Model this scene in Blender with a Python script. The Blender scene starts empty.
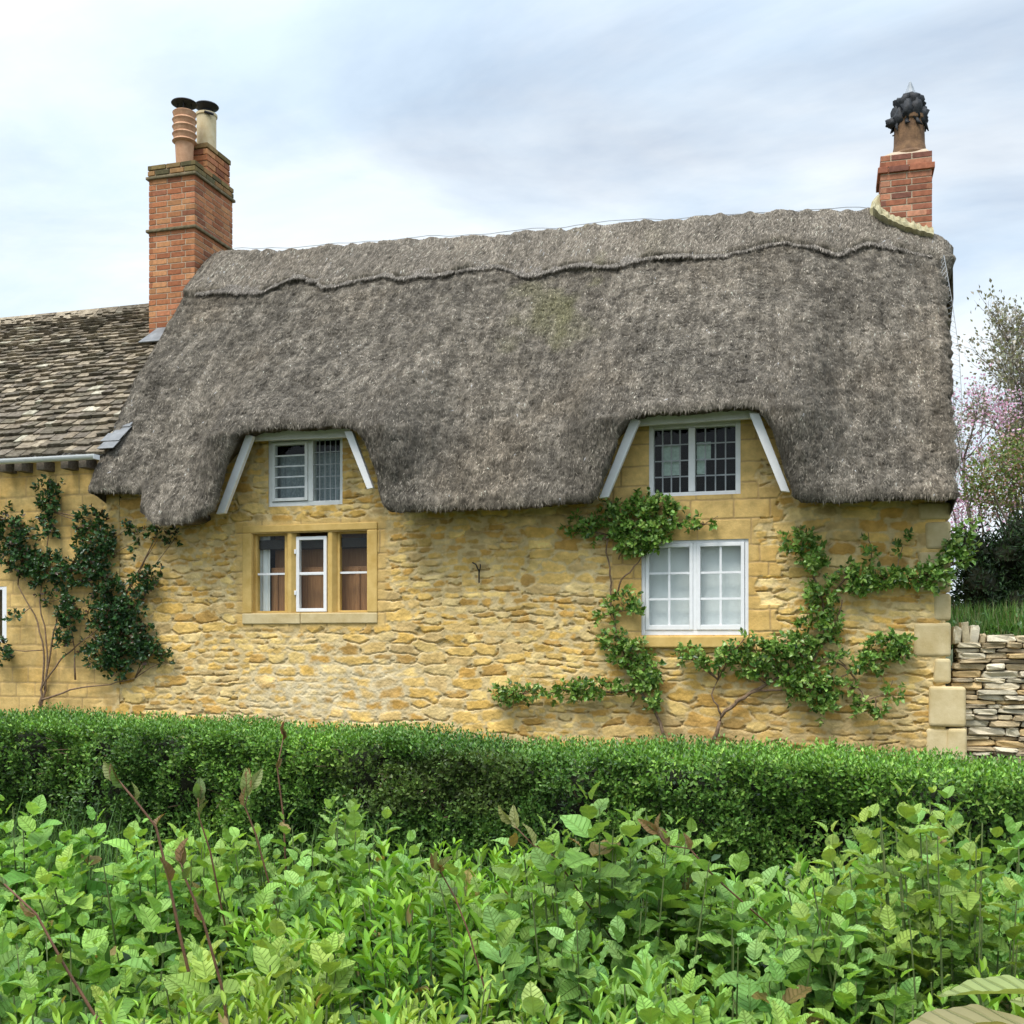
import bpy, math, random
import numpy as np
from mathutils import Vector
R = math.radians
random.seed(7)
rng = np.random.default_rng(11)
S = bpy.context.scene
COL = S.collection

# ------------------------------------------------------------------ camera frame and pixel helper
F, HOR, CX = 1100.0, 640.0, 512.0
YAW = R(16)
C = np.array([0.0, -11.0, 1.6])
FWD = np.array([-math.sin(YAW), math.cos(YAW), 0.0])
RGT = np.array([math.cos(YAW), math.sin(YAW), 0.0])
UP = np.array([0.0, 0.0, 1.0])

def ray(px, py):
    return FWD + RGT*((px-CX)/F) + UP*((HOR-py)/F)
def at(px, py, Y=0.0):
    d = ray(px, py); return C + d*((Y-C[1])/d[1])
def cam(px, py, z):
    return C + ray(px, py)*z
def atX(px, Y=0.0): return at(px, HOR, Y)[0]
def atZ(px, py, Y=0.0): return at(px, py, Y)[2]
def lin(r, g, b):
    f = lambda c: (c/255/12.92) if c/255 <= .04045 else ((c/255+.055)/1.055)**2.4
    return np.array([f(r), f(g), f(b)])

# ------------------------------------------------------------------ noise
def _hash(ix, iy, iz, seed):
    h = (ix.astype(np.int64)*374761393 + iy.astype(np.int64)*668265263 + iz.astype(np.int64)*1442695041 + seed*1013904223) & 0xffffffff
    h = ((h ^ (h >> 13))*1274126177) & 0xffffffff
    h = ((h ^ (h >> 16))*2246822519) & 0xffffffff
    return ((h ^ (h >> 15)) & 0xffffff)/float(0xffffff)
def vnoise(x, y, z=None, seed=0):
    x = np.asarray(x, float); y = np.asarray(y, float)
    z = np.zeros_like(x) if z is None else np.asarray(z, float)
    x, y, z = np.broadcast_arrays(x, y, z)
    ix, iy, iz = np.floor(x), np.floor(y), np.floor(z)
    fx, fy, fz = x-ix, y-iy, z-iz
    fx, fy, fz = [f*f*(3-2*f) for f in (fx, fy, fz)]
    r = 0
    for a in (0, 1):
        for b in (0, 1):
            for c in (0, 1):
                w = (fx if a else 1-fx)*(fy if b else 1-fy)*(fz if c else 1-fz)
                r = r + w*_hash(ix+a, iy+b, iz+c, seed)
    return r*2-1
def fbm(x, y, z=None, seed=0, o=4):
    r, a, t = 0, 1.0, 0
    for i in range(o):
        s = 2.03**i
        r = r + a*vnoise(np.asarray(x)*s+i*17.3, np.asarray(y)*s+i*5.1, None if z is None else np.asarray(z)*s+i*3.7, seed+i); t += a; a *= .5
    return r/t
def h1(n, seed=0): return _hash(np.asarray(n, float), np.zeros_like(np.asarray(n, float)), np.zeros_like(np.asarray(n, float)), seed)
def sstep(a, b, x):
    t = np.clip((x-a)/(b-a), 0, 1); return t*t*(3-2*t)

# ------------------------------------------------------------------ object helpers
def link(name, me, mat=None, parent=None):
    o = bpy.data.objects.new(name, me); COL.objects.link(o)
    if mat is not None: me.materials.append(mat)
    if parent is not None: o.parent = parent
    return o
def np_mesh(name, V, Fc, mat, parent=None, col=None, uv=None, smooth=True):
    """V (n,3); Fc: list of (m,k) int arrays; col per vertex (n,3); uv per vertex (n,2)"""
    V = np.asarray(V, np.float32)
    Fs = [np.asarray(f, np.int32) for f in (Fc if isinstance(Fc, list) else [Fc]) if len(f)]
    me = bpy.data.meshes.new(name)
    me.vertices.add(len(V)); me.vertices.foreach_set('co', V.ravel())
    li = np.concatenate([f.ravel() for f in Fs]); ks = np.concatenate([np.full(len(f), f.shape[1], np.int32) for f in Fs])
    me.loops.add(len(li)); me.loops.foreach_set('vertex_index', li)
    me.polygons.add(len(ks))
    st = np.concatenate([[0], np.cumsum(ks)[:-1]]).astype(np.int32)
    me.polygons.foreach_set('loop_start', st); me.polygons.foreach_set('loop_total', ks)
    me.polygons.foreach_set('use_smooth', np.full(len(ks), smooth))
    if uv is not None:
        l = me.uv_layers.new(name='UVMap'); l.data.foreach_set('uv', np.asarray(uv, np.float32)[li].ravel())
    me.update(calc_edges=True); me.validate()
    if col is not None:
        a = me.color_attributes.new('Col', 'FLOAT_COLOR', 'POINT')
        a.data.foreach_set('color', np.concatenate([np.asarray(col, np.float32), np.ones((len(V), 1), np.float32)], 1).ravel())
    return link(name, me, mat, parent)

class MB:
    def __init__(s): s.V, s.Q, s.T, s.C, s.n = [], [], [], [], 0
    def add(s, V, Q=None, T=None, col=None):
        V = np.asarray(V, float)
        if Q is not None and len(Q): s.Q.append(np.asarray(Q, int)+s.n)
        if T is not None and len(T): s.T.append(np.asarray(T, int)+s.n)
        s.V.append(V); s.C.append(np.tile(np.asarray(col if col is not None else (1, 1, 1), float), (len(V), 1)) if np.ndim(col) < 2 else col); s.n += len(V)
    def hexa(s, P, col=None):   # 8 corners: bottom 4 ccw, top 4 ccw
        s.add(P, [[0, 3, 2, 1], [4, 5, 6, 7], [0, 1, 5, 4], [1, 2, 6, 5], [2, 3, 7, 6], [3, 0, 4, 7]], col=col)
    def box(s, x0, x1, y0, y1, z0, z1, col=None):
        s.hexa([(x0, y0, z0), (x1, y0, z0), (x1, y1, z0), (x0, y1, z0), (x0, y0, z1), (x1, y0, z1), (x1, y1, z1), (x0, y1, z1)], col)
    def tube(s, pts, rad, k=6, col=None):
        pts = [np.asarray(p, float) for p in pts]; n = len(pts)
        if np.isscalar(rad): rad = [rad]*n
        V = []; up = np.array([.31, .17, .93])
        for i, p in enumerate(pts):
            t = pts[min(i+1, n-1)]-pts[max(i-1, 0)]; t = t/(np.linalg.norm(t)+1e-9)
            a = np.cross(t, up); 
            if np.linalg.norm(a) < .05: a = np.cross(t, [1, 0, 0])
            a /= np.linalg.norm(a); b = np.cross(t, a)
            for j in range(k):
                w = 2*math.pi*j/k; V.append(p+rad[i]*(a*math.cos(w)+b*math.sin(w)))
        Q = [[i*k+j, i*k+(j+1) % k, (i+1)*k+(j+1) % k, (i+1)*k+j] for i in range(n-1) for j in range(k)]
        V.append(pts[0]); V.append(pts[-1])
        T = [[n*k, (j+1) % k, j] for j in range(k)]+[[n*k+1, (n-1)*k+j, (n-1)*k+(j+1) % k] for j in range(k)]
        s.add(V, Q, T, col)
    def lathe(s, c, prof, k=24, col=None):   # prof: (r,z)
        V, Q = [], []
        for r, z in prof:
            for j in range(k):
                w = 2*math.pi*j/k; V.append((c[0]+r*math.cos(w), c[1]+r*math.sin(w), c[2]+z))
        for i in range(len(prof)-1):
            for j in range(k): Q.append([i*k+j, i*k+(j+1) % k, (i+1)*k+(j+1) % k, (i+1)*k+j])
        s.add(V, Q, col=col)
    def build(s, name, mat, parent=None, smooth=False, bevel=0, cols=False):
        V = np.concatenate(s.V); f = []
        if s.Q: f.append(np.concatenate(s.Q))
        if s.T: f.append(np.concatenate(s.T))
        o = np_mesh(name, V, f, mat, parent, np.concatenate(s.C) if cols else None, smooth=smooth)
        if bevel:
            m = o.modifiers.new('bevel', 'BEVEL'); m.width = bevel; m.segments = 2; m.limit_method = 'ANGLE'
        return o

def thing(name, label, cat, loc=(0, 0, 0), group=None):
    o = bpy.data.objects.new(name, None); COL.objects.link(o); o.location = loc
    o.empty_display_size = .2
    tag(o, label, cat, group); return o
def tag(o, label=None, cat=None, group=None, kind=None):
    if label: o['label'] = label
    if cat: o['category'] = cat
    if group: o['group'] = group
    if kind: o['kind'] = kind
    return o

# ------------------------------------------------------------------ materials
def mat(name):
    m = bpy.data.materials.new(name); m.use_nodes = True
    nt = m.node_tree; b = nt.nodes['Principled BSDF']
    return m, nt, b
def N(nt, t, **kw):
    n = nt.nodes.new(t)
    for k, v in kw.items():
        if k in n.inputs: n.inputs[k].default_value = v
        else: setattr(n, k, v)
    return n
def noisy(name, c1, c2, scale=6, rough=.8, bump=.3, bscale=None, detail=6, dist=.02, spec=.3, attr=False, stretch=None, metallic=0):
    """base colour from noise between c1 and c2 (or vertex colour times noise), with bump"""
    m, nt, b = mat(name)
    tc = N(nt, 'ShaderNodeTexCoord')
    src = tc.outputs['Object']
    if stretch:
        mp = N(nt, 'ShaderNodeMapping'); mp.inputs['Scale'].default_value = stretch; nt.links.new(src, mp.inputs[0]); src = mp.outputs[0]
    n1 = N(nt, 'ShaderNodeTexNoise', Scale=scale, Detail=detail, Roughness=.65); nt.links.new(src, n1.inputs['Vector'])
    rp = N(nt, 'ShaderNodeValToRGB'); rp.color_ramp.elements[0].position = .32; rp.color_ramp.elements[1].position = .68
    rp.color_ramp.elements[0].color = (*c1, 1); rp.color_ramp.elements[1].color = (*c2, 1)
    nt.links.new(n1.outputs['Fac'], rp.inputs[0])
    out = rp.outputs[0]
    if attr:
        at_ = N(nt, 'ShaderNodeVertexColor', layer_name='Col')
        mx = N(nt, 'ShaderNodeMix', data_type='RGBA', blend_type='MULTIPLY'); mx.inputs[0].default_value = 1
        nt.links.new(at_.outputs[0], mx.inputs[6]); nt.links.new(out, mx.inputs[7]); out = mx.outputs[2]
    nt.links.new(out, b.inputs['Base Color'])
    b.inputs['Roughness'].default_value = rough; b.inputs['Specular IOR Level'].default_value = spec; b.inputs['Metallic'].default_value = metallic
    if bump:
        n2 = N(nt, 'ShaderNodeTexNoise', Scale=bscale or scale*5, Detail=6, Roughness=.7); nt.links.new(src, n2.inputs['Vector'])
        bp = N(nt, 'ShaderNodeBump', Strength=bump, Distance=dist); nt.links.new(n2.outputs['Fac'], bp.inputs['Height'])
        nt.links.new(bp.outputs[0], b.inputs['Normal'])
    return m
def leafmat(name, trans=.25, rough=.42, spec=.45, vein=False, tint=(1.25, 1.2, .5)):
    m, nt, b = mat(name)
    a = N(nt, 'ShaderNodeVertexColor', layer_name='Col'); col = a.outputs[0]
    tc = N(nt, 'ShaderNodeTexCoord')
    n1 = N(nt, 'ShaderNodeTexNoise', Scale=35, Detail=3); nt.links.new(tc.outputs['Object'], n1.inputs['Vector'])
    mr = N(nt, 'ShaderNodeMapRange'); mr.inputs[3].default_value = .75; mr.inputs[4].default_value = 1.25; nt.links.new(n1.outputs['Fac'], mr.inputs[0])
    mx = N(nt, 'ShaderNodeVectorMath', operation='SCALE'); nt.links.new(col, mx.inputs[0]); nt.links.new(mr.outputs[0], mx.inputs['Scale']); col = mx.outputs[0]
    if vein:
        uv = N(nt, 'ShaderNodeUVMap', uv_map='UVMap'); sp = N(nt, 'ShaderNodeSeparateXYZ'); nt.links.new(uv.outputs[0], sp.inputs[0])
        def M(op, a_, b_=None):
            n = N(nt, 'ShaderNodeMath', operation=op)
            for i, v in enumerate((a_, b_)):
                if v is None: continue
                if isinstance(v, (int, float)): n.inputs[i].default_value = v
                else: nt.links.new(v, n.inputs[i])
            return n.outputs[0]
        u = M('ABSOLUTE', M('SUBTRACT', sp.outputs[0], .5))
        ph = M('SUBTRACT', M('MULTIPLY', sp.outputs[1], 7.0), M('MULTIPLY', u, 3.0))
        tri = M('ABSOLUTE', M('SUBTRACT', M('FRACT', ph), .5))          # 0..0.5, 0 on the vein
        sec = M('SUBTRACT', 1.0, M('MINIMUM', M('MULTIPLY', tri, 6.0), 1.0))
        mid = M('SUBTRACT', 1.0, M('MINIMUM', M('MULTIPLY', u, 22.0), 1.0))
        v = M('MAXIMUM', M('MULTIPLY', sec, .6), mid)
        mv = N(nt, 'ShaderNodeMix', data_type='RGBA'); nt.links.new(M('MULTIPLY', v, .26), mv.inputs[0]); nt.links.new(col, mv.inputs[6])
        mv.inputs[7].default_value = (.36, .50, .14, 1); col = mv.outputs[2]
        bp = N(nt, 'ShaderNodeBump', Strength=.8, Distance=.005); bp.invert = True
        nt.links.new(v, bp.inputs['Height']); nt.links.new(bp.outputs[0], b.inputs['Normal'])
    nt.links.new(col, b.inputs['Base Color']); b.inputs['Roughness'].default_value = rough; b.inputs['Specular IOR Level'].default_value = spec
    tr = N(nt, 'ShaderNodeBsdfTranslucent')
    tm = N(nt, 'ShaderNodeVectorMath', operation='MULTIPLY'); tm.inputs[1].default_value = tint; nt.links.new(col, tm.inputs[0]); nt.links.new(tm.outputs[0], tr.inputs[0])
    ms = N(nt, 'ShaderNodeMixShader'); ms.inputs[0].default_value = trans
    nt.links.new(b.outputs[0], ms.inputs[1]); nt.links.new(tr.outputs[0], ms.inputs[2])
    nt.links.new(ms.outputs[0], nt.nodes['Material Output'].inputs[0])
    return m
def glassmat():
    m, nt, b = mat('glass')
    tr = N(nt, 'ShaderNodeBsdfTransparent'); tr.inputs[0].default_value = (.9, .93, .92, 1)
    gl = N(nt, 'ShaderNodeBsdfGlossy'); gl.inputs['Roughness'].default_value = .03
    fr = N(nt, 'ShaderNodeFresnel')
    ge = N(nt, 'ShaderNodeNewGeometry'); io = N(nt, 'ShaderNodeMapRange'); io.inputs[3].default_value = 1.33; io.inputs[4].default_value = 1/1.33
    nt.links.new(ge.outputs['Backfacing'], io.inputs[0]); nt.links.new(io.outputs[0], fr.inputs[0])       # one thin sheet: same reflectance from both sides
    tc = N(nt, 'ShaderNodeTexCoord'); nn = N(nt, 'ShaderNodeTexNoise', Scale=5, Detail=1); nt.links.new(tc.outputs['Object'], nn.inputs['Vector'])
    bp = N(nt, 'ShaderNodeBump', Strength=.15, Distance=.02); nt.links.new(nn.outputs['Fac'], bp.inputs['Height']); nt.links.new(bp.outputs[0], gl.inputs['Normal'])
    ms = N(nt, 'ShaderNodeMixShader'); nt.links.new(fr.outputs[0], ms.inputs[0]); nt.links.new(tr.outputs[0], ms.inputs[1]); nt.links.new(gl.outputs[0], ms.inputs[2])
    nt.links.new(ms.outputs[0], nt.nodes['Material Output'].inputs[0]); return m

M = {}
M['stone'] = noisy('honey_stone', (.78, .76, .72), (1.12, 1.1, 1.08), 9, .9, .5, 60, attr=True, dist=.012, spec=.15)
M['slate'] = noisy('stone_slate', (.50, .46, .42), (1.5, 1.5, 1.48), 17, .9, .5, 70, attr=True, dist=.01, spec=.15)
M['drystone'] = noisy('dry_stone', (.72, .72, .72), (1.15, 1.15, 1.15), 11, .92, .6, 55, attr=True, dist=.012, spec=.15)
M['brick'] = noisy('red_brick', (.72, .72, .72), (1.2, 1.18, 1.15), 22, .9, .4, 90, attr=True, dist=.006, spec=.15)
M['ashlar'] = noisy('dressed_stone', (.54, .35, .10), (.72, .51, .19), 5, .85, .25, 80, dist=.005, spec=.15)
M['quoin'] = noisy('quoin_stone', (.52, .40, .19), (.70, .58, .34), 4, .85, .5, 40, dist=.006, spec=.15)
M['thatch'] = noisy('thatch', (.55, .55, .55), (1.35, 1.33, 1.3), 34, .95, .9, 130, attr=True, dist=.02, spec=.08, stretch=(1.6, .5, .5))
M['straw'] = noisy('straw', (.8, .8, .8), (1.2, 1.2, 1.2), 20, .85, 0, attr=True, spec=.1)
M['white'] = noisy('white_paint', (.78, .79, .79), (.86, .87, .87), 12, .45, .08, 40, dist=.003)
M['offwhite'] = noisy('weathered_white_paint', (.70, .72, .70), (.82, .83, .81), 7, .6, .15, 40, dist=.004)
M['lead'] = noisy('lead', (.12, .125, .125), (.22, .225, .225), 9, .5, .2, 30, spec=.4)
M['came'] = noisy('lead_came', (.30, .32, .33), (.42, .44, .45), 12, .5, 0, spec=.4)
M['black'] = noisy('black_metal', (.012, .012, .015), (.03, .03, .034), 15, .5, .1, 60)
M['soot'] = noisy('sooty_metal', (.008, .009, .011), (.035, .038, .042), 22, .6, .5, 45, dist=.01)
M['terra'] = noisy('terracotta', (.42, .22, .12), (.60, .36, .22), 10, .8, .2, 60)
M['oldterra'] = noisy('old_terracotta', (.10, .055, .03), (.26, .15, .075), 9, .8, .3, 50)
M['cream'] = noisy('buff_clay', (.56, .44, .24), (.70, .60, .40), 9, .8, .15, 60)
M['mortar'] = noisy('mortar', (.44, .34, .24), (.58, .47, .34), 14, .95, .4, 80)
M['flaunch'] = noisy('lichened_mortar', (.32, .28, .15), (.50, .46, .30), 12, .95, .6, 60)
M['capstone'] = noisy('mossy_brick_cap', (.10, .095, .05), (.26, .20, .12), 14, .95, .6, 50)
M['zinc'] = noisy('zinc', (.20, .23, .25), (.34, .37, .40), 10, .45, .1, 50, spec=.5)
M['bark'] = noisy('bark', (.10, .08, .06), (.22, .19, .15), 30, .9, .5, 90)
M['vine'] = noisy('vine_bark', (.16, .10, .06), (.30, .21, .13), 30, .9, .5, 90)
M['redstem'] = noisy('red_stem', (.10, .05, .03), (.20, .10, .055), 40, .6, .2, 90)
M['greenstem'] = noisy('green_stem', (.08, .12, .04), (.16, .19, .07), 40, .6, 0)
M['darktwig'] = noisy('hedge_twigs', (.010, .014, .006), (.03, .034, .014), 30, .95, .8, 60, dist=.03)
M['soil'] = noisy('grassy_soil', (.035, .05, .015), (.07, .075, .03), 4, .95, .8, 30, dist=.04)
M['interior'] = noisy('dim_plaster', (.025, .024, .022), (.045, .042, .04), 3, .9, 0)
M['curtain'] = noisy('white_curtain', (.76, .78, .77), (.82, .84, .83), 4, .9, .1, 60)
M['net'] = noisy('grey_net_curtain', (.22, .27, .28), (.38, .43, .44), 40, .95, 0)
M['wood'] = noisy('brown_wood', (.26, .125, .05), (.40, .20, .085), 5, .45, .1, 40, stretch=(12, 12, 1))
M['paper'] = noisy('pale_paper', (.38, .50, .42), (.62, .72, .66), 25, .9, 0)
M['wire'] = noisy('galvanised_wire', (.55, .58, .60), (.7, .72, .74), 10, .5, 0)
M['glass'] = glassmat()
M['leaf_small'] = leafmat('small_leaves', .22, .4, .4)
M['leaf_gloss'] = leafmat('glossy_leaves', .2, .33, .5)
M['leaf_broad'] = leafmat('veined_leaves', .32, .5, .16, vein=True)
M['leaf_privet'] = leafmat('privet_leaves', .28, .5, .3)
M['leaf_dark'] = leafmat('yew_leaves', .08, .55, .25)
M['petal'] = leafmat('pink_petals', .35, .6, .2, tint=(1.05, .9, 1))
M['grass'] = leafmat('grass_blades', .25, .5, .3)

# ------------------------------------------------------------------ leaves
def tmpl(nl=6, nc=2, wpow=.75, fold=.18, droop=.12, pl=0.0, wav=0.0, peak=.45):
    """leaf blade: x across (-.5..5), y along (0..1), z normal"""
    V, UV = [], []
    for i in range(nl+1):
        t = i/nl
        w = (math.sin(math.pi*t**(math.log(.5)/math.log(peak)))**wpow) if 0 < t < 1 else 0.0
        w = max(w, .03 if t == 0 else .0)
        for j in range(-nc, nc+1):
            s = j/nc
            x = .5*s*w
            z = abs(x)*2*fold - droop*t*t + wav*math.sin(t*math.pi*6+(s > 0)*1.3)*abs(s) + pl*abs(s)**.5*math.cos(2*math.pi*(7*t-3.0*abs(x)))
            V.append((x, t, z)); UV.append((.5+x, t))
    k = 2*nc+1
    Q = [[i*k+j, i*k+j+1, (i+1)*k+j+1, (i+1)*k+j] for i in range(nl) for j in range(k-1)]
    return np.array(V), np.array(Q), np.array(UV)
T_TINY = (np.array([(0, 0, 0), (.5, .45, .12), (0, 1, -.05), (-.5, .45, .12)]), np.array([[0, 1, 2], [0, 2, 3]]), None)
T_SMALL = (np.array([(0, 0, 0), (.42, .28, .1), (.45, .62, .06), (0, 1, -.12), (-.45, .62, .06), (-.42, .28, .1), (0, .5, 0)]),
           np.array([[0, 1, 6], [1, 2, 6], [2, 3, 6], [3, 4, 6], [4, 5, 6], [5, 0, 6]]), None)
T_BROAD = tmpl(16, 2, .85, .16, .30, wav=.02, peak=.40, pl=.012)
T_BROAD2 = tmpl(16, 2, .75, .10, .10, wav=.035, peak=.43, pl=.014)
T_NEAR = tmpl(24, 4, .8, .10, .10, wav=.010, peak=.42, pl=.005)
T_LANCE = tmpl(6, 1, .95, .16, .06, peak=.46)
def norm(a): return a/(np.linalg.norm(a, axis=-1, keepdims=True)+1e-9)
def leaves(P, D, Nn, L, W, t, col):
    """returns V, F, C, UV"""
    tv, tf, tu = t; n, m = len(P), len(tv)
    D = norm(D); Sx = norm(np.cross(D, Nn)); Nz = np.cross(Sx, D)
    V = (P[:, None]+tv[None, :, 0, None]*(W[:, None]*Sx)[:, None]+tv[None, :, 1, None]*(L[:, None]*D)[:, None]+tv[None, :, 2, None]*(L[:, None]*Nz)[:, None])
    Fc = tf[None]+(np.arange(n)*m)[:, None, None]
    return V.reshape(-1, 3), Fc.reshape(-1, tf.shape[1]), np.repeat(col, m, 0), (None if tu is None else np.tile(tu, (n, 1)))
def leaf_obj(name, parts, material, parent=None):
    V, Fs, Cc, U, n = [], [], [], [], 0
    for v, f, c, u in parts:
        V.append(v); Fs.append(f+n); Cc.append(c); U.append(u if u is not None else np.zeros((len(v), 2))); n += len(v)
    by = {}
    for f in Fs: by.setdefault(f.shape[1], []).append(f)
    return np_mesh(name, np.concatenate(V), [np.concatenate(x) for x in by.values()], material, parent, np.concatenate(Cc), np.concatenate(U))
def rdir(n): return norm(rng.normal(size=(n, 3)))
def mixcol(n, cols, w=None, jit=.15):
    cols = np.array(cols); i = rng.choice(len(cols), n, p=w)
    return cols[i]*(1+jit*rng.normal(size=(n, 1))).clip(.5, 1.6)*(1+.05*rng.normal(size=(n, 3)))
def sprigs(P, D, k, length, L, W, t, cols, w=None, spread=.9, jit=.15):
    """k leaves up each sprig that starts at P and points along D"""
    n = len(P); D = norm(D)
    a = norm(np.cross(D, rdir(n))); b = np.cross(D, a)
    out = []
    for i in range(k):
        f = (i+.6)/k; ang = i*2.4+rng.uniform(0, 1, n)
        rad = a*np.cos(ang)[:, None]+b*np.sin(ang)[:, None]
        up = 1-spread*(1-f*.55)
        d = rad*(1-.6*f if k > 1 else 1)+D*(up+.35)+.2*rdir(n)
        base = P+D*(length*f)[:, None] if np.ndim(length) else P+D*(length*f)
        l = L*(rng.uniform(.75, 1.2, n))*(1-.25*f)
        nn = D*1.0-rad*.4+.35*rdir(n)
        c = mixcol(n, cols, w, jit)
        out.append(leaves(base, d, nn, l, l*W, t, c))
    return out

# ================================================================== WORLD, SUN, CAMERA
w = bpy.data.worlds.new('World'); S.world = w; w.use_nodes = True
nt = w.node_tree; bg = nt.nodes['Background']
SUN_EL, SUN_AZ = R(61), R(202)     # azimuth measured clockwise from +Y: behind the camera, slightly left
sky = N(nt, 'ShaderNodeTexSky', sky_type='NISHITA'); sky.sun_disc = False; sky.sun_elevation = SUN_EL; sky.sun_rotation = SUN_AZ
sky.air_density = 1.0; sky.dust_density = 1.5
tc = N(nt, 'ShaderNodeTexCoord')
sp = N(nt, 'ShaderNodeSeparateXYZ'); nt.links.new(tc.outputs['Generated'], sp.inputs[0])
zz = N(nt, 'ShaderNodeMath', operation='MAXIMUM'); zz.inputs[1].default_value = 0; nt.links.new(sp.outputs[2], zz.inputs[0])
za = N(nt, 'ShaderNodeMath', operation='ADD'); za.inputs[1].default_value = .22; nt.links.new(zz.outputs[0], za.inputs[0])
dv = N(nt, 'ShaderNodeVectorMath', operation='DIVIDE'); nt.links.new(tc.outputs['Generated'], dv.inputs[0])
cb = N(nt, 'ShaderNodeCombineXYZ'); 
for i in range(3): nt.links.new(za.outputs[0], cb.inputs[i])
nt.links.new(cb.outputs[0], dv.inputs[1])
mp = N(nt, 'ShaderNodeMapping'); mp.inputs['Scale'].default_value = (.55, 1.0, .5); mp.inputs['Rotation'].default_value = (0, 0, R(22)); mp.inputs['Location'].default_value = (3.2, 1.1, 0)
nt.links.new(dv.outputs[0], mp.inputs[0])
c1 = N(nt, 'ShaderNodeTexNoise', Scale=1.5, Detail=8, Roughness=.55, Distortion=.5); nt.links.new(mp.outputs[0], c1.inputs['Vector'])
r1 = N(nt, 'ShaderNodeValToRGB'); r1.color_ramp.elements[0].position = .36; r1.color_ramp.elements[1].position = .56
r1.color_ramp.elements[0].color = (.5, .5, .5, 1); r1.color_ramp.elements[1].color = (1, 1, 1, 1); nt.links.new(c1.outputs['Fac'], r1.inputs[0])
c2 = N(nt, 'ShaderNodeTexNoise', Scale=2.6, Detail=7, Roughness=.6, Distortion=.3); nt.links.new(mp.outputs[0], c2.inputs['Vector'])
r2 = N(nt, 'ShaderNodeValToRGB'); r2.color_ramp.elements[0].position = .35; r2.color_ramp.elements[1].position = .66
SKYB = 1.0
r2.color_ramp.elements[0].color = (5.55, 6.65, 7.75, 1); r2.color_ramp.elements[1].color = (7.2, 7.65, 7.95, 1); nt.links.new(c2.outputs['Fac'], r2.inputs[0])
mxs = N(nt, 'ShaderNodeMix', data_type='RGBA'); nt.links.new(r1.outputs[0], mxs.inputs[0]); nt.links.new(sky.outputs[0], mxs.inputs[6]); nt.links.new(r2.outputs[0], mxs.inputs[7])
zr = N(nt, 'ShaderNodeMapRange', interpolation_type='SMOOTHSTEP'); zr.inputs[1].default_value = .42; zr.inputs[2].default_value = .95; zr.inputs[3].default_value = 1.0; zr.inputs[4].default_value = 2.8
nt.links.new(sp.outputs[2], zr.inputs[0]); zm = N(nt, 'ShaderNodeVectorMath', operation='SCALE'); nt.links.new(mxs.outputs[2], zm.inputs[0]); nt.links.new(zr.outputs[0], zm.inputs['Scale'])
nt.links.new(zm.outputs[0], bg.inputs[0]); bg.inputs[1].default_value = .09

sd = bpy.data.lights.new('sun', 'SUN'); sd.energy = 1.9; sd.angle = R(26); sd.color = (1, .95, .87)
so = bpy.data.objects.new('sun', sd); COL.objects.link(so)
sv = Vector((math.sin(SUN_AZ)*math.cos(SUN_EL), math.cos(SUN_AZ)*math.cos(SUN_EL), math.sin(SUN_EL)))
so.rotation_euler = sv.to_track_quat('Z', 'Y').to_euler(); so.location = (0, -20, 30)

cd = bpy.data.cameras.new('camera'); co = bpy.data.objects.new('camera', cd); COL.objects.link(co); S.camera = co
co.location = C; co.rotation_euler = (R(90), 0, YAW); cd.sensor_width = 36; cd.lens = 36*F/1024; cd.shift_y = (HOR-512)/1024; cd.clip_end = 3000; cd.clip_start = .05
S.view_settings.view_transform = 'Standard'; S.view_settings.look = 'None'; S.view_settings.exposure = .68; S.view_settings.gamma = 1
S.cycles.max_bounces = 7; S.cycles.diffuse_bounces = 3; S.cycles.transparent_max_bounces = 12

# ================================================================== GROUND
def sheet(name, x0, x1, y0, y1, nx, ny, zf, material):
    x, y = np.meshgrid(np.linspace(x0, x1, nx), np.linspace(y0, y1, ny)); z = zf(x, y)
    V = np.stack([x, y, z], -1).reshape(-1, 3); i = np.arange((ny-1)*nx).reshape(ny-1, nx)[:, :-1].ravel()
    return np_mesh(name, V, np.stack([i, i+1, i+nx+1, i+nx], 1), material)
g = sheet('ground', -900, 900, -900, 900, 181, 181, lambda x, y: 0*x, M['soil']); tag(g, kind='structure')
BANK = 1.62
bk = sheet('garden_bank', 1.25, 60, .55, 60, 90, 90, lambda x, y: BANK*sstep(-.3, .5, y-.45)+.14*sstep(.7, 3.0, y)+.03*fbm(x*.6, y*.6, seed=3)*sstep(1, 4, y)+.02*np.clip(y, 0, 60), M['soil']); tag(bk, kind='structure')

# ================================================================== COTTAGE: outline curves
EY = -.56                                   # the lip of the thatch
XL, XR = -7.98, 1.13
EAVE = [(80, 492), (100, 491), (126, 491), (131, 512), (150, 526), (185, 525), (203, 518), (212, 512), (217, 497), (226, 458), (235, 438), (246, 432), (300, 430), (340, 429),
        (352, 432), (363, 446), (375, 480), (380, 505), (386, 512), (420, 512), (480, 510), (540, 507), (588, 503), (596, 498), (606, 472), (617, 440),
        (628, 419), (642, 416), (700, 412.5), (745, 409), (759, 411), (771, 432), (784, 470), (793, 497), (802, 503), (850, 502), (930, 499.5), (965, 498)]
ex = np.array([atX(p, EY) for p, _ in EAVE]); ez = np.array([atZ(p, q-3-2*(q < 445), EY) for p, q in EAVE])
BASE = [(80, 505), (130, 524), (210, 522), (384, 512), (600, 503), (800, 503), (965, 498)]
bx_ = np.array([atX(p, EY) for p, _ in BASE]); bz_ = np.array([atZ(p, q, EY) for p, q in BASE])
RY = 2.4
RIDGE = [(195, 262), (215, 254), (232, 250), (300, 247), (400, 240), (512, 232), (600, 224), (700, 218), (800, 212.5), (868, 209), (878, 213), (900, 223), (930, 233), (955, 244)]
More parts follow.
